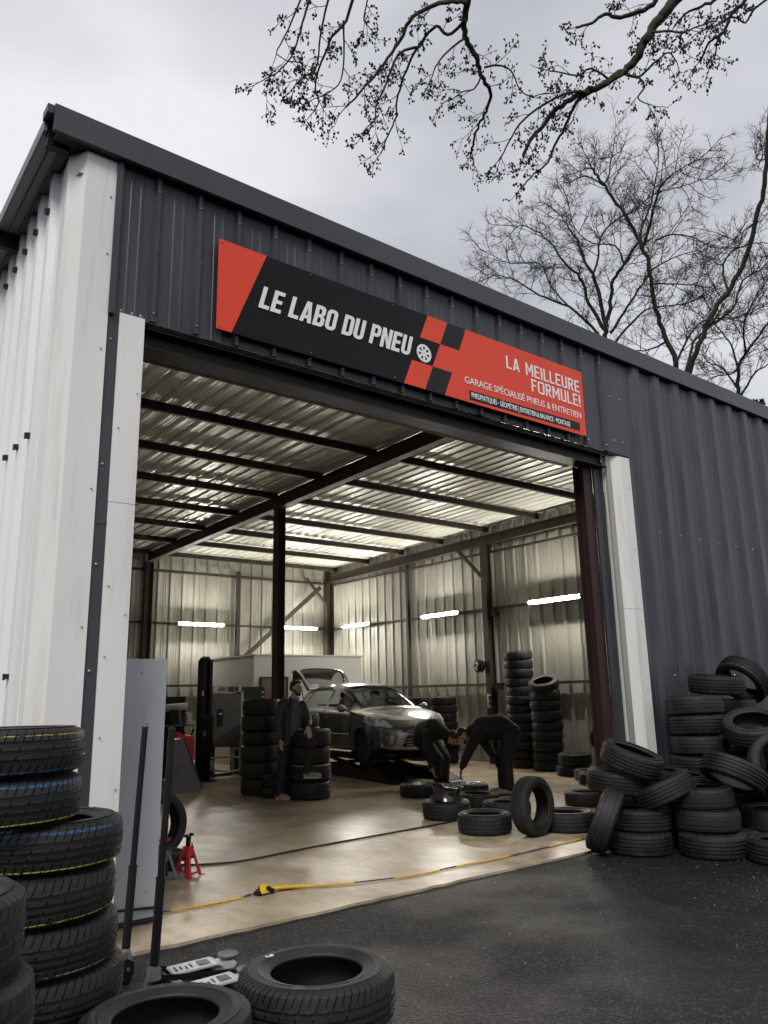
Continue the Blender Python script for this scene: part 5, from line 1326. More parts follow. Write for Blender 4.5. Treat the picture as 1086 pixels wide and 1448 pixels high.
# low scissor lift under the car
L_ = thing('car_lift', 'low black scissor lift carrying the grey car', 'car lift', (CX, CY, 0), CTH)
def lb(name, m, fn, **k):
    mb = MB(); fn(mb); return mb.build(name, m, L_, world=False, **k)
for s in (-1, 1):
    lb('base_rail', M_BLACKSTEEL, lambda mb: mb.box(-2.25, s * .55 - .20, .002, .35, s * .55 + .20, .19), bevel=.008)
    lb('ramp', M_BLACKSTEEL, lambda mb: mb.prism([(.36, .002), (.95, .002), (.95, .012), (.36, .16)], s * .55 - .2, s * .55 + .2))
    lb('deck', M_BLACKSTEEL, lambda mb: mb.box(-2.15, s * .55 - .18, .36, .10, s * .55 + .18, .44), bevel=.006)
    for x in (-2.0, -.6): lb('pad', M_BLACKPLASTIC, lambda mb: mb.box(x - .08, s * .68 - .06, .441, x + .08, s * .68 + .06, .52), bevel=.01)
    for a, b in (((-2.0, .17), (-.3, .36)), ((-.3, .17), (-2.0, .36))):
        lb('scissor_arm', M_BLACKSTEEL, lambda mb: mb.bar((a[0], s * .55 + .05 * (1 if a[0] < -1 else -1), a[1]), (b[0], s * .55 + .05 * (1 if a[0] < -1 else -1), b[1]), .03, .07))
OVER=[
('A',0.045,0.012,[(3.14,2.92,6.22),(3.19,3.00,6.17),(3.25,3.09,6.11),(3.32,3.15,6.06),(3.43,3.17,6.00),(3.51,3.21,5.95),(3.60,3.23,5.89),(3.67,3.26,5.86),(3.70,3.35,5.80),(3.72,3.44,5.76),(3.75,3.54,5.69),(3.78,3.60,5.64)]),
('A1',0.03,0.01,[(3.18,2.99,6.15),(3.09,3.04,6.15),(2.97,3.16,6.12),(2.90,3.27,6.06),(2.89,3.35,5.97),(2.86,3.44,5.89),(2.83,3.51,5.82),(2.80,3.57,5.75),(2.75,3.66,5.67),(2.70,3.74,5.60)]),
('A2',0.022,0.008,[(3.22,3.05,6.08),(3.18,3.19,6.05),(3.11,3.22,6.11),(3.08,3.36,6.06),(3.08,3.47,6.00),(3.10,3.59,5.92),(3.13,3.69,5.85),(3.18,3.77,5.78),(3.19,3.88,5.70),(3.21,3.99,5.62)]),
('A3',0.018,0.007,[(2.99,3.30,5.92),(2.90,3.37,5.88),(2.88,3.44,5.80),(2.87,3.51,5.69),(2.85,3.58,5.59),(2.86,3.62,5.49),(2.82,3.66,5.44)]),
('A4',0.014,0.006,[(3.50,3.16,5.94),(3.58,3.09,5.95),(3.67,3.06,5.93),(3.78,3.08,5.85),(3.87,3.06,5.82),(3.92,3.01,5.83)]),
('A5',0.012,0.006,[(3.51,3.20,5.90),(3.48,3.25,5.81),(3.40,3.28,5.77),(3.34,3.33,5.71),(3.28,3.35,5.67)]),
('A6',0.014,0.006,[(3.27,3.11,6.01),(3.21,3.18,5.96),(3.17,3.27,5.89),(3.15,3.31,5.83),(3.15,3.34,5.78)]),
('B1',0.02,0.007,[(2.44,3.26,6.01),(2.45,3.38,5.88),(2.40,3.47,5.79),(2.39,3.52,5.72),(2.38,3.61,5.60),(2.39,3.65,5.52),(2.42,3.66,5.45),(2.41,3.69,5.38)]),
('B2',0.016,0.006,[(2.32,3.35,6.01),(2.32,3.44,5.89),(2.34,3.53,5.75),(2.36,3.60,5.62),(2.29,3.66,5.55),(2.24,3.71,5.47)]),
('B3',0.016,0.006,[(2.19,3.36,5.94),(2.18,3.46,5.81),(2.18,3.55,5.67),(2.16,3.61,5.58),(2.10,3.67,5.49),(2.03,3.71,5.43)]),
('B4',0.012,0.005,[(2.14,3.42,5.92),(2.13,3.54,5.79),(2.11,3.63,5.69),(2.10,3.66,5.63),(2.17,3.63,5.59)]),
('B5',0.012,0.005,[(2.45,3.41,5.90),(2.51,3.49,5.76),(2.55,3.59,5.62),(2.50,3.65,5.55),(2.45,3.69,5.51)]),
('B6',0.01,0.005,[(2.52,3.23,6.00),(2.54,3.29,5.94),(2.55,3.32,5.91),(2.57,3.33,5.89)]),
('C',0.075,0.02,[(4.71,2.17,6.61),(4.65,2.33,6.51),(4.62,2.44,6.41),(4.59,2.56,6.29),(4.57,2.63,6.19),(4.51,2.72,6.11),(4.43,2.81,6.05),(4.33,2.92,6.00),(4.23,3.02,5.94),(4.16,3.14,5.83),(4.10,3.27,5.71),(4.07,3.34,5.58)]),
('C1',0.03,0.009,[(4.51,2.68,6.10),(4.43,2.81,6.04),(4.33,2.96,5.97),(4.30,3.02,5.90),(4.30,3.10,5.79),(4.28,3.19,5.69),(4.27,3.26,5.57),(4.21,3.35,5.50),(4.16,3.43,5.42)]),
('C2',0.02,0.008,[(4.34,2.88,5.98),(4.21,2.97,5.97),(4.11,3.08,5.92),(4.01,3.21,5.83),(3.96,3.32,5.72),(3.93,3.39,5.60),(3.90,3.43,5.52)]),
('C3',0.02,0.008,[(4.46,2.63,6.01),(4.54,2.58,6.01),(4.57,2.48,6.06),(4.62,2.38,6.11),(4.70,2.37,6.07)]),
('C4',0.018,0.008,[(4.57,2.45,6.32),(4.61,2.36,6.28),(4.66,2.28,6.23),(4.68,2.20,6.22),(4.72,2.07,6.20)]),
('C5',0.018,0.008,[(4.46,2.78,6.08),(4.37,2.79,6.10),(4.28,2.82,6.11),(4.22,2.89,6.07),(4.11,2.94,6.07),(4.01,2.99,6.07)]),
('C6',0.04,0.015,[(4.58,2.34,6.65),(4.58,2.43,6.56),(4.52,2.52,6.52),(4.43,2.61,6.50),(4.33,2.68,6.51),(4.27,2.76,6.47),(4.19,2.84,6.44)]),
('C7',0.016,0.007,[(4.52,2.57,5.99),(4.56,2.56,5.91),(4.54,2.61,5.84),(4.59,2.55,5.77)]),
('D',0.03,0.012,[(5.10,1.91,6.62),(5.09,2.01,6.53),(5.06,2.09,6.48),(5.06,2.16,6.38),(5.01,2.26,6.33),(5.01,2.35,6.22)]),
('D1',0.014,0.009,[(5.00,2.13,6.33),(5.01,2.20,6.29),(5.04,2.23,6.24),(5.06,2.28,6.19)]),
('D2',0.016,0.008,[(5.20,1.84,6.54),(5.15,1.96,6.48),(5.14,2.03,6.41),(5.04,2.08,6.44),(4.97,2.19,6.40),(4.90,2.27,6.37)]),
('D3',0.03,0.01,[(5.00,2.03,6.68),(4.97,2.16,6.61),(4.92,2.23,6.59),(4.86,2.34,6.56),(4.84,2.43,6.50)]),
]
BGT={
'T1':[
(0.17,0.07,[(16.05,10.83,9.75),(15.86,10.74,10.22),(15.76,10.61,10.55),(15.63,10.33,11.11),(15.50,10.11,11.53),(15.51,9.78,11.86),(15.55,9.27,12.26)]),
(0.13,0.02,[(15.76,10.61,10.55),(15.31,10.52,11.66),(15.07,10.60,12.18),(14.86,10.62,12.69),(14.60,10.73,13.15),(14.51,10.82,13.41)]),
(0.12,0.02,[(15.76,10.66,10.49),(15.40,10.82,11.17),(15.13,10.82,11.82),(14.85,11.02,12.23),(14.44,11.19,12.83),(14.11,11.46,13.18),(13.85,11.81,13.35)]),
(0.1,0.02,[(15.83,10.78,10.23),(15.67,10.98,10.67),(15.27,11.35,11.28),(14.82,11.90,11.71),(14.40,12.31,12.18),(14.15,12.68,12.44),(14.07,13.03,12.49)]),
(0.09,0.02,[(15.87,10.58,10.40),(15.92,10.18,10.81),(15.96,9.73,11.27),(16.00,9.31,11.64),(16.18,8.85,11.80),(16.45,8.31,11.87)]),
(0.07,0.02,[(15.16,10.49,11.67),(15.21,10.30,12.17),(15.21,10.17,12.67),(15.41,9.83,13.06),(15.72,9.52,13.26),(16.02,9.01,13.60),(16.47,8.48,13.73),(16.82,8.12,13.84)]),
(0.06,0.015,[(15.02,11.17,11.12),(14.75,11.45,11.73),(14.52,11.59,12.39),(14.17,12.26,12.59),(13.74,12.77,13.03)]),
(0.06,0.015,[(15.51,9.78,11.86),(15.11,9.71,12.16),(14.62,10.03,12.22),(14.11,10.13,12.47),(13.70,9.94,12.84)]),
(0.07,0.02,[(16.00,10.56,10.19),(16.02,9.84,10.62),(16.07,9.38,10.68),(16.30,8.76,10.56),(16.28,8.44,10.56)]),
],
'T2':[
(0.16,0.06,[(16.33,9.22,8.56),(16.16,9.07,9.13),(15.84,9.11,9.73),(15.55,9.08,10.31),(15.25,8.93,10.98),(14.93,8.85,11.54),(14.51,8.89,12.12),(14.04,8.98,12.66),(13.66,9.05,13.08),(13.50,9.08,13.25)]),
(0.09,0.02,[(14.89,8.83,11.63),(14.55,8.30,12.12),(14.27,7.91,12.37),(14.14,7.50,12.44),(14.15,6.90,12.43)]),
(0.08,0.02,[(14.90,8.87,11.58),(14.80,8.79,12.03),(14.82,8.53,12.43),(14.72,8.25,12.99),(14.66,8.08,13.40)]),
(0.06,0.015,[(13.82,9.03,12.90),(14.05,9.00,13.30),(14.20,9.02,13.76),(14.50,9.00,14.06)]),
(0.06,0.015,[(15.31,8.95,10.85),(15.90,8.77,10.97),(16.48,8.57,11.07),(16.84,8.59,11.36)]),
(0.06,0.02,[(15.00,8.57,11.69),(14.95,8.11,11.58),(14.99,7.67,11.29),(15.00,7.37,10.93)]),
(0.07,0.02,[(15.92,9.09,9.60),(15.92,9.72,9.61),(15.86,10.24,9.83)]),
(0.06,0.015,[(13.82,9.03,12.90),(13.72,9.40,13.31),(13.79,9.78,13.49)]),
],
'T3':[
(0.15,0.1,[(15.62,8.81,7.90),(15.57,8.50,8.42),(15.50,8.10,9.03),(15.43,7.64,9.65),(15.44,7.20,10.02),(15.37,6.78,10.49),(15.14,6.32,11.19),(14.97,6.02,11.64),(14.59,5.65,12.39),(14.16,5.28,13.13)]),
(0.05,0.012,[(15.17,6.47,11.05),(14.66,6.52,10.64),(14.17,6.59,10.19)]),
(0.09,0.02,[(15.54,8.55,8.43),(15.72,8.34,9.25),(16.09,8.15,9.64),(16.38,7.89,10.21),(16.45,8.07,10.76)]),
(0.08,0.02,[(15.45,7.89,9.35),(15.86,7.46,9.71),(16.01,7.20,10.35),(16.35,6.93,10.63),(16.62,6.77,10.94)]),
(0.07,0.02,[(15.43,7.27,9.98),(15.35,7.29,10.46),(15.44,7.10,10.81),(15.74,6.72,10.94),(16.01,6.53,10.95)]),
(0.03,0.02,[(14.78,5.82,12.03),(15.79,6.42,12.85)]),
(0.07,0.02,[(15.37,8.72,8.59),(15.22,8.29,9.02),(15.13,7.78,9.35),(15.37,7.01,9.23),(15.38,6.51,9.29)]),
],
'T4':[
(0.14,0.05,[(19.78,9.47,8.54),(19.62,9.35,9.13),(19.42,9.16,9.85),(19.40,8.90,10.17),(19.41,8.47,10.58),(19.43,8.05,10.91)]),
(0.08,0.02,[(19.45,9.18,9.78),(19.25,9.18,10.48),(19.07,9.36,10.92),(18.92,9.47,11.35)]),
(0.08,0.02,[(19.64,9.32,9.13),(19.68,8.87,9.65),(19.77,8.59,9.81),(19.86,8.30,9.98)]),
(0.07,0.02,[(19.40,8.90,10.17),(18.76,8.59,10.60),(18.26,8.07,10.88),(17.82,7.46,11.09)]),
(0.07,0.02,[(19.55,9.32,9.35),(19.22,9.48,9.91),(18.97,9.73,10.11),(18.74,9.80,10.49)]),
(0.07,0.02,[(19.42,9.16,9.85),(19.76,9.53,9.90),(19.94,10.12,10.06),(20.22,10.62,10.08)]),
],
}
# ------------------------------------------------------------------ people (local x: to the image's right, y: away from the camera, z: up)
M_SKIN = mat('skin', (.40, .235, .165), .5, col2=(.46, .27, .19), scale=14)
M_HAIR = mat('dark_hair', (.012, .009, .007), .6, col2=(.022, .016, .012), scale=60)
M_JACKET = mat('black_jacket', (.011, .012, .014), .6, col2=(.018, .019, .022), scale=22, bump=.4, bscale=16, bdist=.02)
M_TROUSER = mat('black_trousers', (.008, .008, .009), .8, col2=(.013, .013, .014), scale=18, bump=.4, bscale=14, bdist=.02)
M_SHIRT = mat('grey_shirt', (.085, .08, .078), .85, bump=.3, bscale=30, bdist=.01)
M_HOOD = mat('black_sweater', (.009, .009, .010), .85, col2=(.014, .014, .015), scale=18, bump=.4, bscale=18, bdist=.02)
M_SHOE = mat('grey_shoe', (.30, .29, .26), .6, col2=(.16, .155, .14), scale=22)
M_SOLE = mat('shoe_sole', (.55, .54, .50), .6)
M_EYE = mat('eye', (.03, .02, .015), .2)

def add_head(mb, c, fwd, up, s=1.0):
    c, fwd, up = Vector(c), Vector(fwd).normalized(), Vector(up); up = (up - fwd * up.dot(fwd)).normalized(); sd_ = fwd.cross(up)
    M = Matrix((sd_, fwd, up)).transposed()
    L_ = lambda x, y, z: c + M @ (Vector((x, y, z)) * s)
    mb.ball(L_(0, -.012, .028), (.074 * s, .092 * s, .088 * s), 16, 10, M)
    mb.ball(L_(0, .022, -.035), (.060 * s, .068 * s, .078 * s), 14, 9, M)
    mb.ball(L_(0, .055, -.085), (.034 * s, .030 * s, .026 * s), 10, 7, M)       # chin
    mb.ball(L_(0, .072, .022), (.058 * s, .022 * s, .016 * s), 10, 6, M)        # brow
    mb.capsule(L_(0, .085, .010), L_(0, .108, -.026), .011 * s, .016 * s, 8)    # nose
    mb.ball(L_(0, .080, -.058), (.027 * s, .014 * s, .012 * s), 10, 6, M)       # lips
    for q_ in (-1, 1):
        mb.ball(L_(q_ * .078, -.008, -.010), (.012 * s, .022 * s, .034 * s), 8, 6, M)
        mb.ball(L_(q_ * .040, .058, -.022), (.022 * s, .022 * s, .022 * s), 8, 6, M)
    return L_, M
def add_hand(mb, wrist, d, side, palm, curl=.5, s=1.0):
    """wrist point, pointing direction, thumb side, direction the palm faces"""
    w, d, side, palm = Vector(wrist), Vector(d).normalized(), Vector(side), Vector(palm)
    side = (side - d * side.dot(d)).normalized(); palm = d.cross(side) if palm.dot(d.cross(side)) > 0 else -d.cross(side)
    for q_ in (-.028, -.009, .010, .029):
        mb.capsule(w + side * q_ * .7 * s, w + d * .088 * s + side * q_ * s, .015 * s, .0125 * s, 8)
    for q_, ln in ((.031, .074), (.0105, .084), (-.0105, .078), (-.031, .060)):
        b = w + d * .090 * s + side * q_ * s; ln *= s
        d1 = (d + palm * curl * .5 + side * q_ * 2).normalized(); d2 = (d + palm * curl * 1.5).normalized(); d3 = (d + palm * curl * 2.6).normalized()
        b1 = b + d1 * ln * .45; b2 = b1 + d2 * ln * .32; b3 = b2 + d3 * ln * .23
        mb.limb([b, b1, b2, b3], [.0105 * s, .0095 * s, .0085 * s, .0075 * s], 7)
    t0 = w + d * .025 * s + side * .028 * s
    t1 = t0 + (d * .6 + side * .8 + palm * .2).normalized() * .042 * s; t2 = t1 + (d * .9 + side * .25 + palm * .35).normalized() * .034 * s
    mb.limb([t0, t1, t2], [.0145 * s, .0115 * s, .009 * s], 7)
def add_shoe(mb, sole, heel, toe, h=.10, w=.045):
    heel, toe = Vector(heel), Vector(toe); d = (toe - heel); L = d.length; d.normalize()
    up = Vector((0, 0, 1)); up = (up - d * up.dot(d)).normalized()
    mb.limb([heel + up * .05 + d * .03, heel + up * .055 + d * L * .35, heel + up * .045 + d * L * .7, toe + up * .038 - d * .03], [w, w * 1.02, w * 1.03, w * .82], 10)
    mb.capsule(heel + up * .05 + d * .045, heel + up * h + d * .055, w * .98, w * .85, 10)
    mb.capsule(heel + up * h * .8 + d * .07, heel + up * .06 + d * L * .55, w * .7, w * .7, 10)
    sd_ = d.cross(up)
    for q_ in (-.022, 0, .022): sole.limb([heel + up * .014 + d * .02 + sd_ * q_, heel + up * .014 + d * L * .7 + sd_ * q_ * 1.3, toe + up * .018 - d * .018 + sd_ * q_ * .8], [.019, .019, .016], 8)

# --- the man leaning on the stacks, left foot up on the bottom tyre
AZ = atan2(6.61, 11.14)
man = thing('person', 'man in an open black jacket and grey trainers, one foot up on a tyre', 'person', (6.61, 11.14, 0), -AZ)
K = 1.03
J = {k_: Vector(v) * K for k_, v in dict(
    head=(.248, .02, 1.665), neck=(.215, .06, 1.50), chest=(.185, .09, 1.30), waist=(.165, .11, 1.06), pelvis=(.155, .11, .93),
    sR=(.030, -.02, 1.415), sL=(.355, .06, 1.40), eR=(-.035, -.05, 1.13), wR=(.005, -.12, .885), eL=(.435, .02, 1.15), wL=(.425, -.17, 1.055),
    hR=(.085, .10, .90), hL=(.235, .06, .90), kR=(.035, .04, .50), aR=(-.005, .06, .095), kL=(.475, -.16, .84), aL=(.425, -.14, .41)).items()}
fw = Vector((.86, -.48, -.12))
mb = MB()
mb.limb([J['pelvis'], J['waist'], J['chest'], J['neck']], [.12, .115, .13, .062], 14)
L_, HM = add_head(mb, J['head'], fw, (0, 0, 1))
mb.capsule(J['neck'], J['head'] + Vector((-.01, .02, -.06)), .058, .055, 12)
mb.limb([J['sR'], J['eR'], J['wR']], [.05, .04, .028]); mb.limb([J['sL'], J['eL'], J['wL']], [.05, .04, .028])
mb.capsule(J['chest'], J['sR'], .08, .05); mb.capsule(J['chest'], J['sL'], .08, .05)
mb.limb([J['hR'], J['kR'], J['aR']], [.075, .055, .042]); mb.limb([J['hL'], J['kL'], J['aL']], [.075, .055, .042])
add_hand(mb, J['wR'], (.10, -.1, -1), (.6, -.8, 0), (.8, .6, 0), .28)
add_hand(mb, J['wL'], (.25, -.35, -.85), (-.9, -.2, -.2), (0, 1, -.3), .30)
mb.limb([J['aR'] + Vector((0, .02, -.05)), J['aR'] + Vector((.05, -.15, -.06))], [.035, .03]); mb.limb([J['aL'] + Vector((0, .03, -.06)), J['aL'] + Vector((.1, -.06, -.07))], [.035, .03])
fused('body', mb, M_SKIN, man, .0075, 2)
mb = MB()   # jacket: back, sides and sleeves, open at the front
mb.limb([J['pelvis'] + Vector((-.05, .05, -.06)), J['waist'] + Vector((-.04, .05, 0)), J['chest'] + Vector((-.02, .03, 0)), J['neck'] + Vector((-.02, .03, -.05))], [.150, .150, .165, .10], 14)
mb.limb([J['sR'] + Vector((.05, .0, .03)), J['chest'] + Vector((-.07, -.07, -.08)), J['waist'] + Vector((-.06, -.08, -.03)), J['pelvis'] + Vector((-.06, -.08, -.10))], [.075, .085, .082, .085], 12)
mb.limb([J['sL'] + Vector((-.04, -.02, .0)), J['chest'] + Vector((.155, -.07, -.08)), J['waist'] + Vector((.13, -.06, .02))], [.065, .055, .05], 12)
mb.limb([J['sR'], J['eR'], J['wR'] + Vector((0, .02, .03))], [.088, .078, .058], 12); mb.limb([J['sL'], J['eL'], J['wL'] + Vector((0, .05, .04))], [.080, .072, .055], 12)
mb.limb([J['neck'] + Vector((-.06, -.02, .0)), J['neck'] + Vector((-.03, .06, .03)), J['neck'] + Vector((.06, .05, .0))], [.035, .04, .035], 8)
for a, b in (('sR', 'eR'), ('eR', 'wR'), ('sL', 'eL')):
    for f_ in (.25, .55, .85): pass
fused('jacket', mb, M_JACKET, man, .011, 2)
mb = MB(); mb.limb([J['waist'] + Vector((.05, -.04, -.06)), J['chest'] + Vector((.05, -.04, 0)), J['neck'] + Vector((.02, -.02, -.05))], [.120, .125, .07], 14); fused('shirt', mb, M_SHIRT, man, .011, 3)
mb = MB(); mb.limb([J['hR'] + Vector((.01, 0, .05)), J['hR'], J['kR'], J['aR'] + Vector((0, 0, .0))], [.115, .112, .080, .064], 12); mb.limb([J['hL'], J['kL'], J['aL'] + Vector((0, 0, .01))], [.110, .082, .060], 12); mb.capsule(J['pelvis'], J['pelvis'] + Vector((0, 0, .06)), .135, .13, 12)
fused('trousers', mb, M_TROUSER, man, .012, 3)
for a, dx in (('aR', (.20, -.20)), ('aL', (.255, -.10))):
    mb, so = MB(), MB(); b = J[a]; z0 = b.z - .094
    d_ = Vector((dx[0], dx[1], 0)).normalized()
    add_shoe(mb, so, Vector((b.x, b.y, z0)) - d_ * .065, Vector((b.x, b.y, z0)) + d_ * .225)
    sh = fused('shoe', mb, M_SHOE, man, .008, 2); fused('sole', so, M_SOLE, sh, .008, 1)
mb = MB(); mb.ball(L_(0, -.032, .052), (.081, .086, .074), 16, 10, HM); mb.ball(L_(0, -.056, .005), (.076, .062, .072), 14, 9, HM); mb.ball(L_(0, .030, .102), (.058, .05, .024), 12, 7, HM)
fused('hair', mb, M_HAIR, man, .007, 1)
mb = MB(); mb.ball(L_(0, .050, -.088), (.052, .044, .034), 12, 8, HM); mb.limb([L_(-.066, .0, -.035), L_(-.052, .045, -.075), L_(0, .074, -.10), L_(.052, .045, -.075), L_(.066, 0, -.035)], [.016, .022, .022, .022, .016], 8); mb.limb([L_(-.03, .086, -.05), L_(0, .094, -.044), L_(.03, .086, -.05)], [.008, .009, .008], 6)
fused('beard', mb, M_HAIR, man, .006, 1)
for q_ in (-1, 1):
    mb = MB(); mb.ball(L_(q_ * .032, .084, .002), (.013, .008, .007), 8, 6, HM); mb.build('eye', M_EYE, man, world=False, smooth=True)
    mb = MB(); mb.limb([L_(q_ * .014, .094, .022), L_(q_ * .034, .092, .027), L_(q_ * .052, .08, .020)], [.005, .006, .004], 6); mb.build('eyebrow', M_HAIR, man, world=False, smooth=True)
mb = MB(); mb.obox(J['waist'] + Vector((.145, -.16, -.06)), (.075, .05, .11)); mb.build('pouch', mat('grey_pouch', (.16, .16, .17), .6), man, world=False, bevel=.015, smooth=True)

# --- right worker: bent over from the hips, facing left
def bent(label, loc, P, fwd, up, hair_m, skin_foot=False, cap=False, gloves=()):
    az = atan2(loc[0], loc[1])
    t = thing('person', label, 'person', (*loc, 0), -az)
    J = {k_: Vector(v) for k_, v in P.items()}
    mb = MB()
    mb.limb([J['pelvis'], J['waist'], J['chest'], J['neck']], [.12, .115, .125, .065], 14)
    L_, HM = add_head(mb, J['head'], fwd, up)
    mb.capsule(J['neck'], J['head'], .056, .055, 12)
    for s_ in 'RL':
        mb.limb([J['s' + s_], J['e' + s_], J['w' + s_]], [.05, .04, .028]); mb.capsule(J['chest'], J['s' + s_], .08, .05)
        mb.limb([J['h' + s_], J['k' + s_], J['a' + s_]], [.075, .055, .042])
        d_ = (J['w' + s_] - J['e' + s_]).normalized()
        add_hand(mb, J['w' + s_], J.get('d' + s_, d_), J.get('t' + s_, Vector((0, -1, .2))), J.get('p' + s_, Vector((1, 0, 0))), .45)
        f_ = J['f' + s_]; mb.limb([J['a' + s_] + Vector((0, 0, -.05)), J['a' + s_] + f_ * .14 + Vector((0, 0, -.055))], [.035, .03])
    fused('body', mb, M_SKIN, t, .0075, 2)
    mb = MB()
    mb.limb([J['pelvis'] + (J['waist'] - J['pelvis']) * .4, J['waist'], J['chest'], J['neck'] + (J['chest'] - J['neck']) * .15], [.19, .19, .195, .11], 14)
    for s_ in 'RL':
        mb.capsule(J['chest'] + (J['neck'] - J['chest']) * .3, J['s' + s_], .12, .085)
        mb.limb([J['s' + s_], J['e' + s_], J['w' + s_] + (J['e' + s_] - J['w' + s_]).normalized() * .05], [.098, .082, .058], 12)
    mb.ball(J['neck'] + (J['chest'] - J['neck']) * .35 + Vector((0, 0, .05)), (.09, .09, .06), 12, 8)
    fused('sweater', mb, M_HOOD, t, .011, 2)
    mb = MB(); mb.capsule(J['pelvis'], J['pelvis'] + (J['waist'] - J['pelvis']) * .4, .19, .18, 14)
    for s_ in 'RL': mb.limb([J['h' + s_], J['k' + s_], J['a' + s_] + Vector((0, 0, .03))], [.145, .105, .078], 12)
    fused('trousers', mb, M_TROUSER, t, .012, 3)
    for s_ in 'RL':
        mb, so = MB(), MB(); b = J['a' + s_]; d_ = J['f' + s_]
        add_shoe(mb, so, Vector((b.x, b.y, b.z - .094)) - d_ * .065, Vector((b.x, b.y, b.z - .094)) + d_ * .215, h=.085)
        sh = fused('shoe', mb, mat('tan_shoe', (.28, .17, .11), .6) if skin_foot else M_BLACKPLASTIC, t, .008, 2); fused('sole', so, M_BLACKPLASTIC, sh, .008, 1)
    mb = MB(); mb.ball(L_(0, -.024, .045), (.086, .098, .088), 16, 10, HM); mb.ball(L_(0, -.055, -.01), (.082, .070, .085), 14, 9, HM)
    if cap: mb.ball(L_(0, .03, .07), (.084, .07, .05), 14, 8, HM)
    else: mb.ball(L_(0, .04, .095), (.062, .05, .03), 12, 7, HM)
    fused('cap' if cap else 'hair', mb, hair_m, t, .007, 1)
    if not cap or True:
        for q_ in (-1, 1):
            mb = MB(); mb.ball(L_(q_ * .032, .084, .002), (.013, .008, .007), 8, 6, HM); mb.build('eye', M_EYE, t, world=False, smooth=True)
        mb = MB(); mb.limb([L_(-.05, .06, -.075), L_(0, .082, -.095), L_(.05, .06, -.075)], [.016, .022, .016], 8); mb.build('beard', M_HAIR, t, world=False, smooth=True)
    for s_ in gloves:
        mb = MB(); add_hand(mb, J['w' + s_], J.get('d' + s_, (J['w' + s_] - J['e' + s_])), J.get('t' + s_, Vector((0, -1, .2))), J.get('p' + s_, Vector((1, 0, 0))), .45, 1.12); mb.capsule(J['w' + s_], J['w' + s_] + (J['e' + s_] - J['w' + s_]).normalized() * .05, .04, .042)
        fused('glove', mb, M_BLACKPLASTIC, t, .0075, 1)
    return t, J
bent('worker in black bending low to the left, black glove on, by the upright tyre', (9.38, 9.10),
     dict(pelvis=(.24, .05, .93), waist=(.09, .02, 1.045), chest=(-.17, .0, 1.02), neck=(-.38, -.02, .965), head=(-.50, -.04, .91),
          sR=(-.24, -.19, .96), sL=(-.27, .20, .98), eR=(-.40, -.24, .70), eL=(-.12, .22, .72), wR=(-.53, -.27, .44), wL=(.0, .12, .53), dR=(-.25, 0, -1), dL=(.1, -.1, -1),
          hR=(.23, -.07, .88), hL=(.22, .14, .88), kR=(.17, -.10, .48), kL=(.12, .16, .47), aR=(.20, -.07, .094), aL=(.10, .20, .094), fR=(-.97, -.2, 0), fL=(-.97, -.25, 0)),
     (-.55, -.45, -.70), (-.75, .1, .65), M_HAIR, skin_foot=True, cap=True, gloves=('R', 'L'))
bent('worker in a black sweater crouching forward over the tyre in front of the bonnet', (9.42, 10.45),
     dict(pelvis=(-.30, .22, .80), waist=(-.27, .08, .93), chest=(-.10, -.12, .97), neck=(.10, -.24, .90), head=(.21, -.30, .83),
          sR=(-.20, -.26, .90), sL=(.08, -.02, .92), eR=(-.20, -.36, .62), eL=(.20, -.12, .70), wR=(-.14, -.42, .36), wL=(.34, -.25, .66), dR=(.2, -.1, -1), dL=(.85, -.25, -.40), tL=(0, -.3, 1), pL=(0, 1, 0),
          hR=(-.30, .12, .78), hL=(-.16, .26, .78), kR=(-.05, -.08, .48), kL=(.07, .05, .48), aR=(-.06, .08, .094), aL=(.06, .18, .094), fR=(.5, -.86, 0), fL=(.6, -.8, 0)),
     (.55, -.40, -.72), (.7, -.2, .6), M_HAIR)

# ------------------------------------------------------------------ trees
TG = random.Random(77)
def smoothpath(P, k=4):
    P = [Vector(p_) for p_ in P]; D = []
    for i in range(len(P) - 1):
        p0, p1, p2, p3 = P[max(i - 1, 0)], P[i], P[i + 1], P[min(i + 2, len(P) - 1)]
        for q_ in range(k):
            u = q_ / k; D.append(.5 * ((2 * p1) + (p2 - p0) * u + (2 * p0 - 5 * p1 + 4 * p2 - p3) * u * u + (3 * p1 - p0 - 3 * p2 + p3) * u ** 3))
    D.append(P[-1]); return D
def rvec(rg): 
    while True:
        v = Vector((rg.uniform(-1, 1), rg.uniform(-1, 1), rg.uniform(-1, 1)))
        if .05 < v.length < 1: return v.normalized()
def twig(mb, buds, p0, d, L, r, lvl, rg, bias, spec, budr):
    n = 4 if lvl else 3
    pts = [Vector(p0)]; dd = Vector(d).normalized(); step = L / n
    for i in range(n):
        dd = (dd + rvec(rg) * spec['wig'] + bias * spec['bias']).normalized(); pts.append(pts[-1] + dd * step)
    mb.tube(pts, [r * (1 - .55 * i / n) for i in range(n + 1)], 4 if r > .012 else 3, False)
    if lvl > 0:
        for k in range(spec['kids'][lvl]):
            f_ = rg.uniform(.2, 1.0); i = min(int(f_ * n), n - 1); q_ = pts[i].lerp(pts[i + 1], f_ * n - i)
            axis_ = (pts[i + 1] - pts[i]).normalized(); side = rvec(rg); side = (side - axis_ * side.dot(axis_)).normalized()
            twig(mb, buds, q_, axis_ * rg.uniform(.4, .9) + side * rg.uniform(.6, 1.0), L * rg.uniform(.35, .62), r * .58, lvl - 1, rg, bias, spec, budr)
    if buds is not None and lvl <= 1:
        for k in range(spec['buds']):
            c = pts[-1].lerp(pts[-2], rg.uniform(0, 1.6)) + rvec(rg) * budr * rg.uniform(.3, 1.3)
            rr = budr * rg.uniform(.6, 1.15)
            buds.ball(c, (rr, rr, rr * rg.uniform(1.0, 1.5)), 5, 4)
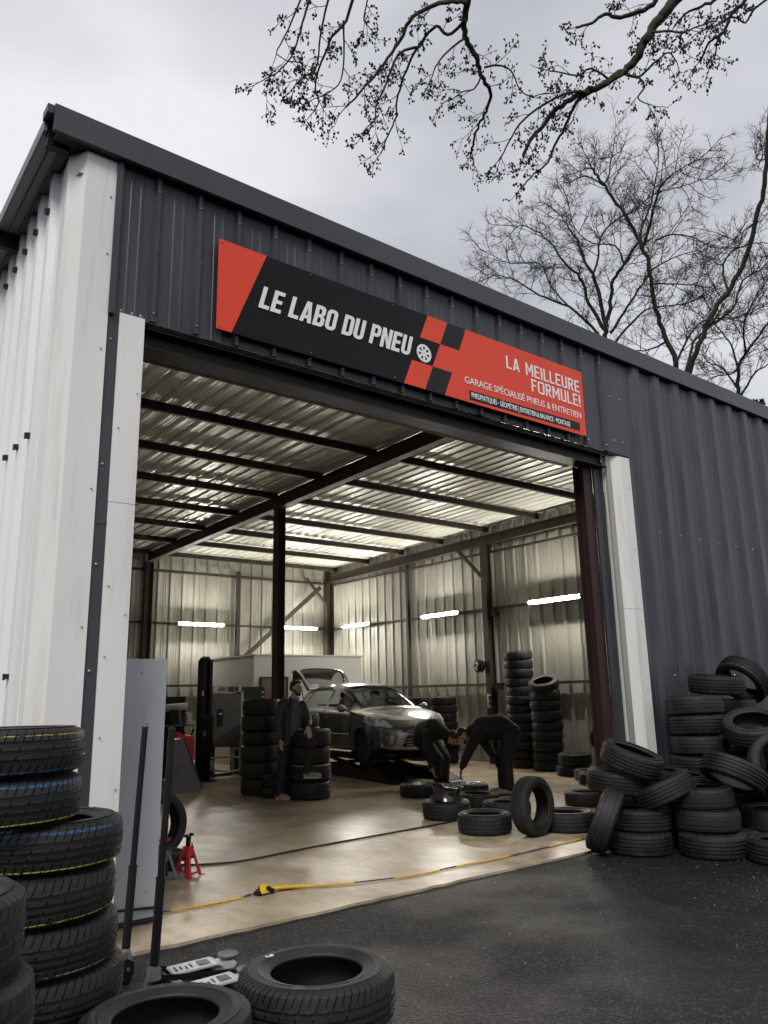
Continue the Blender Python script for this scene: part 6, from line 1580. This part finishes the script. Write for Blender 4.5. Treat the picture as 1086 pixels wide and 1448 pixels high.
def tree(name, label, base, limbs, spec, budr, trunk_ext=None):
    t = thing(name, label, 'tree', base)
    tk, cw, bd = MB(), MB(), MB() if spec['buds'] else None
    if trunk_ext:
        for pts, rads in trunk_ext:
            D = smoothpath(pts, 4); n = len(D); tk.tube(D, [rads[0] + (rads[1] - rads[0]) * i / (n - 1) for i in range(n)], 10)
    for r0, r1, P in limbs:
        D = smoothpath(P, 4); n = len(D)
        D = [q_ + rvec(TG) * r0 * .18 for q_ in D]
        tk.tube(D, [spec['thin'] * (r0 + (r1 - r0) * (i / (n - 1)) ** .8) for i in range(n)], 8 if r0 > .05 else 6)
        if r1 >= .1: continue       # the leaning stem itself stays bare
        Ltot = sum((D[i + 1] - D[i]).length for i in range(n - 1)); cnt = max(3, int(Ltot / spec['every']))
        for k in range(cnt):
            f_ = spec['from'] + (1 - spec['from']) * (k + TG.random()) / cnt; i = min(int(f_ * (n - 1)), n - 2)
            q_ = D[i].lerp(D[i + 1], f_ * (n - 1) - i); ax_ = (D[i + 1] - D[i]).normalized(); sd2 = rvec(TG); sd2 = (sd2 - ax_ * sd2.dot(ax_)).normalized()
            bias = Vector(spec['dir'])
            twig(cw, bd, q_, ax_ * TG.uniform(.3, 1.0) + sd2 * TG.uniform(.5, 1), spec['len'] * TG.uniform(.55, 1.15), spec['r'], spec['lvl'], TG, bias, spec, budr)
        twig(cw, bd, D[-1], D[-1] - D[-2], spec['len'] * .8, max(spec['r'] * .8, min(r1, spec['r'] * 1.2)), spec['lvl'], TG, Vector(spec['dir']), spec, budr)
    tk.build('trunk', M_BARK, t, smooth=True, angle=60)
    cw.build('crown', M_TWIG, t, fix=False)
    if bd: bd.build('seed_clusters', M_BUD, t, fix=False)
    return t
SPEC_O = dict(wig=.30, bias=.10, dir=(-.25, .15, -.8), kids={1: 3, 2: 4}, buds=2, every=.105, len=.19, r=.0035, lvl=2, thin=.58)
SPEC_O['from'] = .12
SPEC_B = dict(wig=.22, bias=.10, dir=(0, 0, .7), kids={1: 6, 2: 6, 3: 6}, buds=0, every=.19, len=.86, r=.012, lvl=2, thin=.44)
SPEC_B['from'] = .15
bough = [(8.0, -.6, -.05), (7.7, -.3, 3.0), (7.1, .2, 5.4), (5.7, 1.1, 7.4), (4.6, 1.8, 7.75), (3.2, 2.35, 7.6), (1.6, 2.7, 7.3)]
ext = [(bough, (.24, .018))]
BP = smoothpath(bough, 8)
for n_, r0, r1, P in OVER:
    if P[0][2] > 5.9 and n_ in ('A', 'B1', 'B2', 'B3', 'B4', 'B6', 'C', 'C6', 'D', 'D2', 'D3'):
        a = Vector(P[0]); b = min(BP, key=lambda v: (v - a).length)
        ext.append(([b, b.lerp(a, .5) + Vector((0, 0, .12)), a], (r0 * .8, r0 * .58)))
tree('overhanging_tree', 'leafless tree whose thin budded branches hang into the sky above the shed', (8.0, -.6, 0), [(r0, r1, P) for _, r0, r1, P in OVER], SPEC_O, .0068, ext)
LB = {'T1': 'wide bare tree rising behind the roof above the right end of the sign', 'T2': 'tall bare tree with a slanting trunk, just right of the wide one',
      'T3': 'bare tree with a dark trunk leaning out at the right picture edge', 'T4': 'lower bare tree behind the roof at the far right'}
for k_, limbs in BGT.items():
    p0 = Vector(limbs[0][2][0]); b = Vector((p0.x + .1, p0.y, -.02)); r0 = limbs[0][0]
    tree('bare_tree', LB[k_], b, limbs, SPEC_B, .01, [([b, b.lerp(p0, .5) + Vector((.1, .05, 0)), p0], (r0 * .8, r0 * .52))])
# evergreen showing over the roof edge at the far right
t = thing('evergreen_tree', 'small dark evergreen showing over the roof edge at the right picture edge', 'tree', (15.6, 7.1, 0))
mb = MB(); mb.tube([(15.6, 7.1, -.02), (15.6, 7.1, 6.6)], [.16, .04], 8); mb.build('trunk', M_BARK, t)
mb = MB(); rg = random.Random(6)
for i in range(2600):
    h_ = rg.uniform(2.0, 7.35); rad = (7.5 - h_) * .28 + .12; a = rg.uniform(0, 6.28); rr = rad * sqrt(rg.random()) * rg.uniform(.7, 1.15)
    c = Vector((15.6 + rr * cos(a), 7.1 + rr * sin(a), h_)); v1, v2 = rvec(rg) * .10, rvec(rg) * .05
    mb.add([c - v1, c + v2, c + v1, c - v2], [(0, 1, 2, 3)])
mb.build('crown', M_LEAF, t, fix=False)
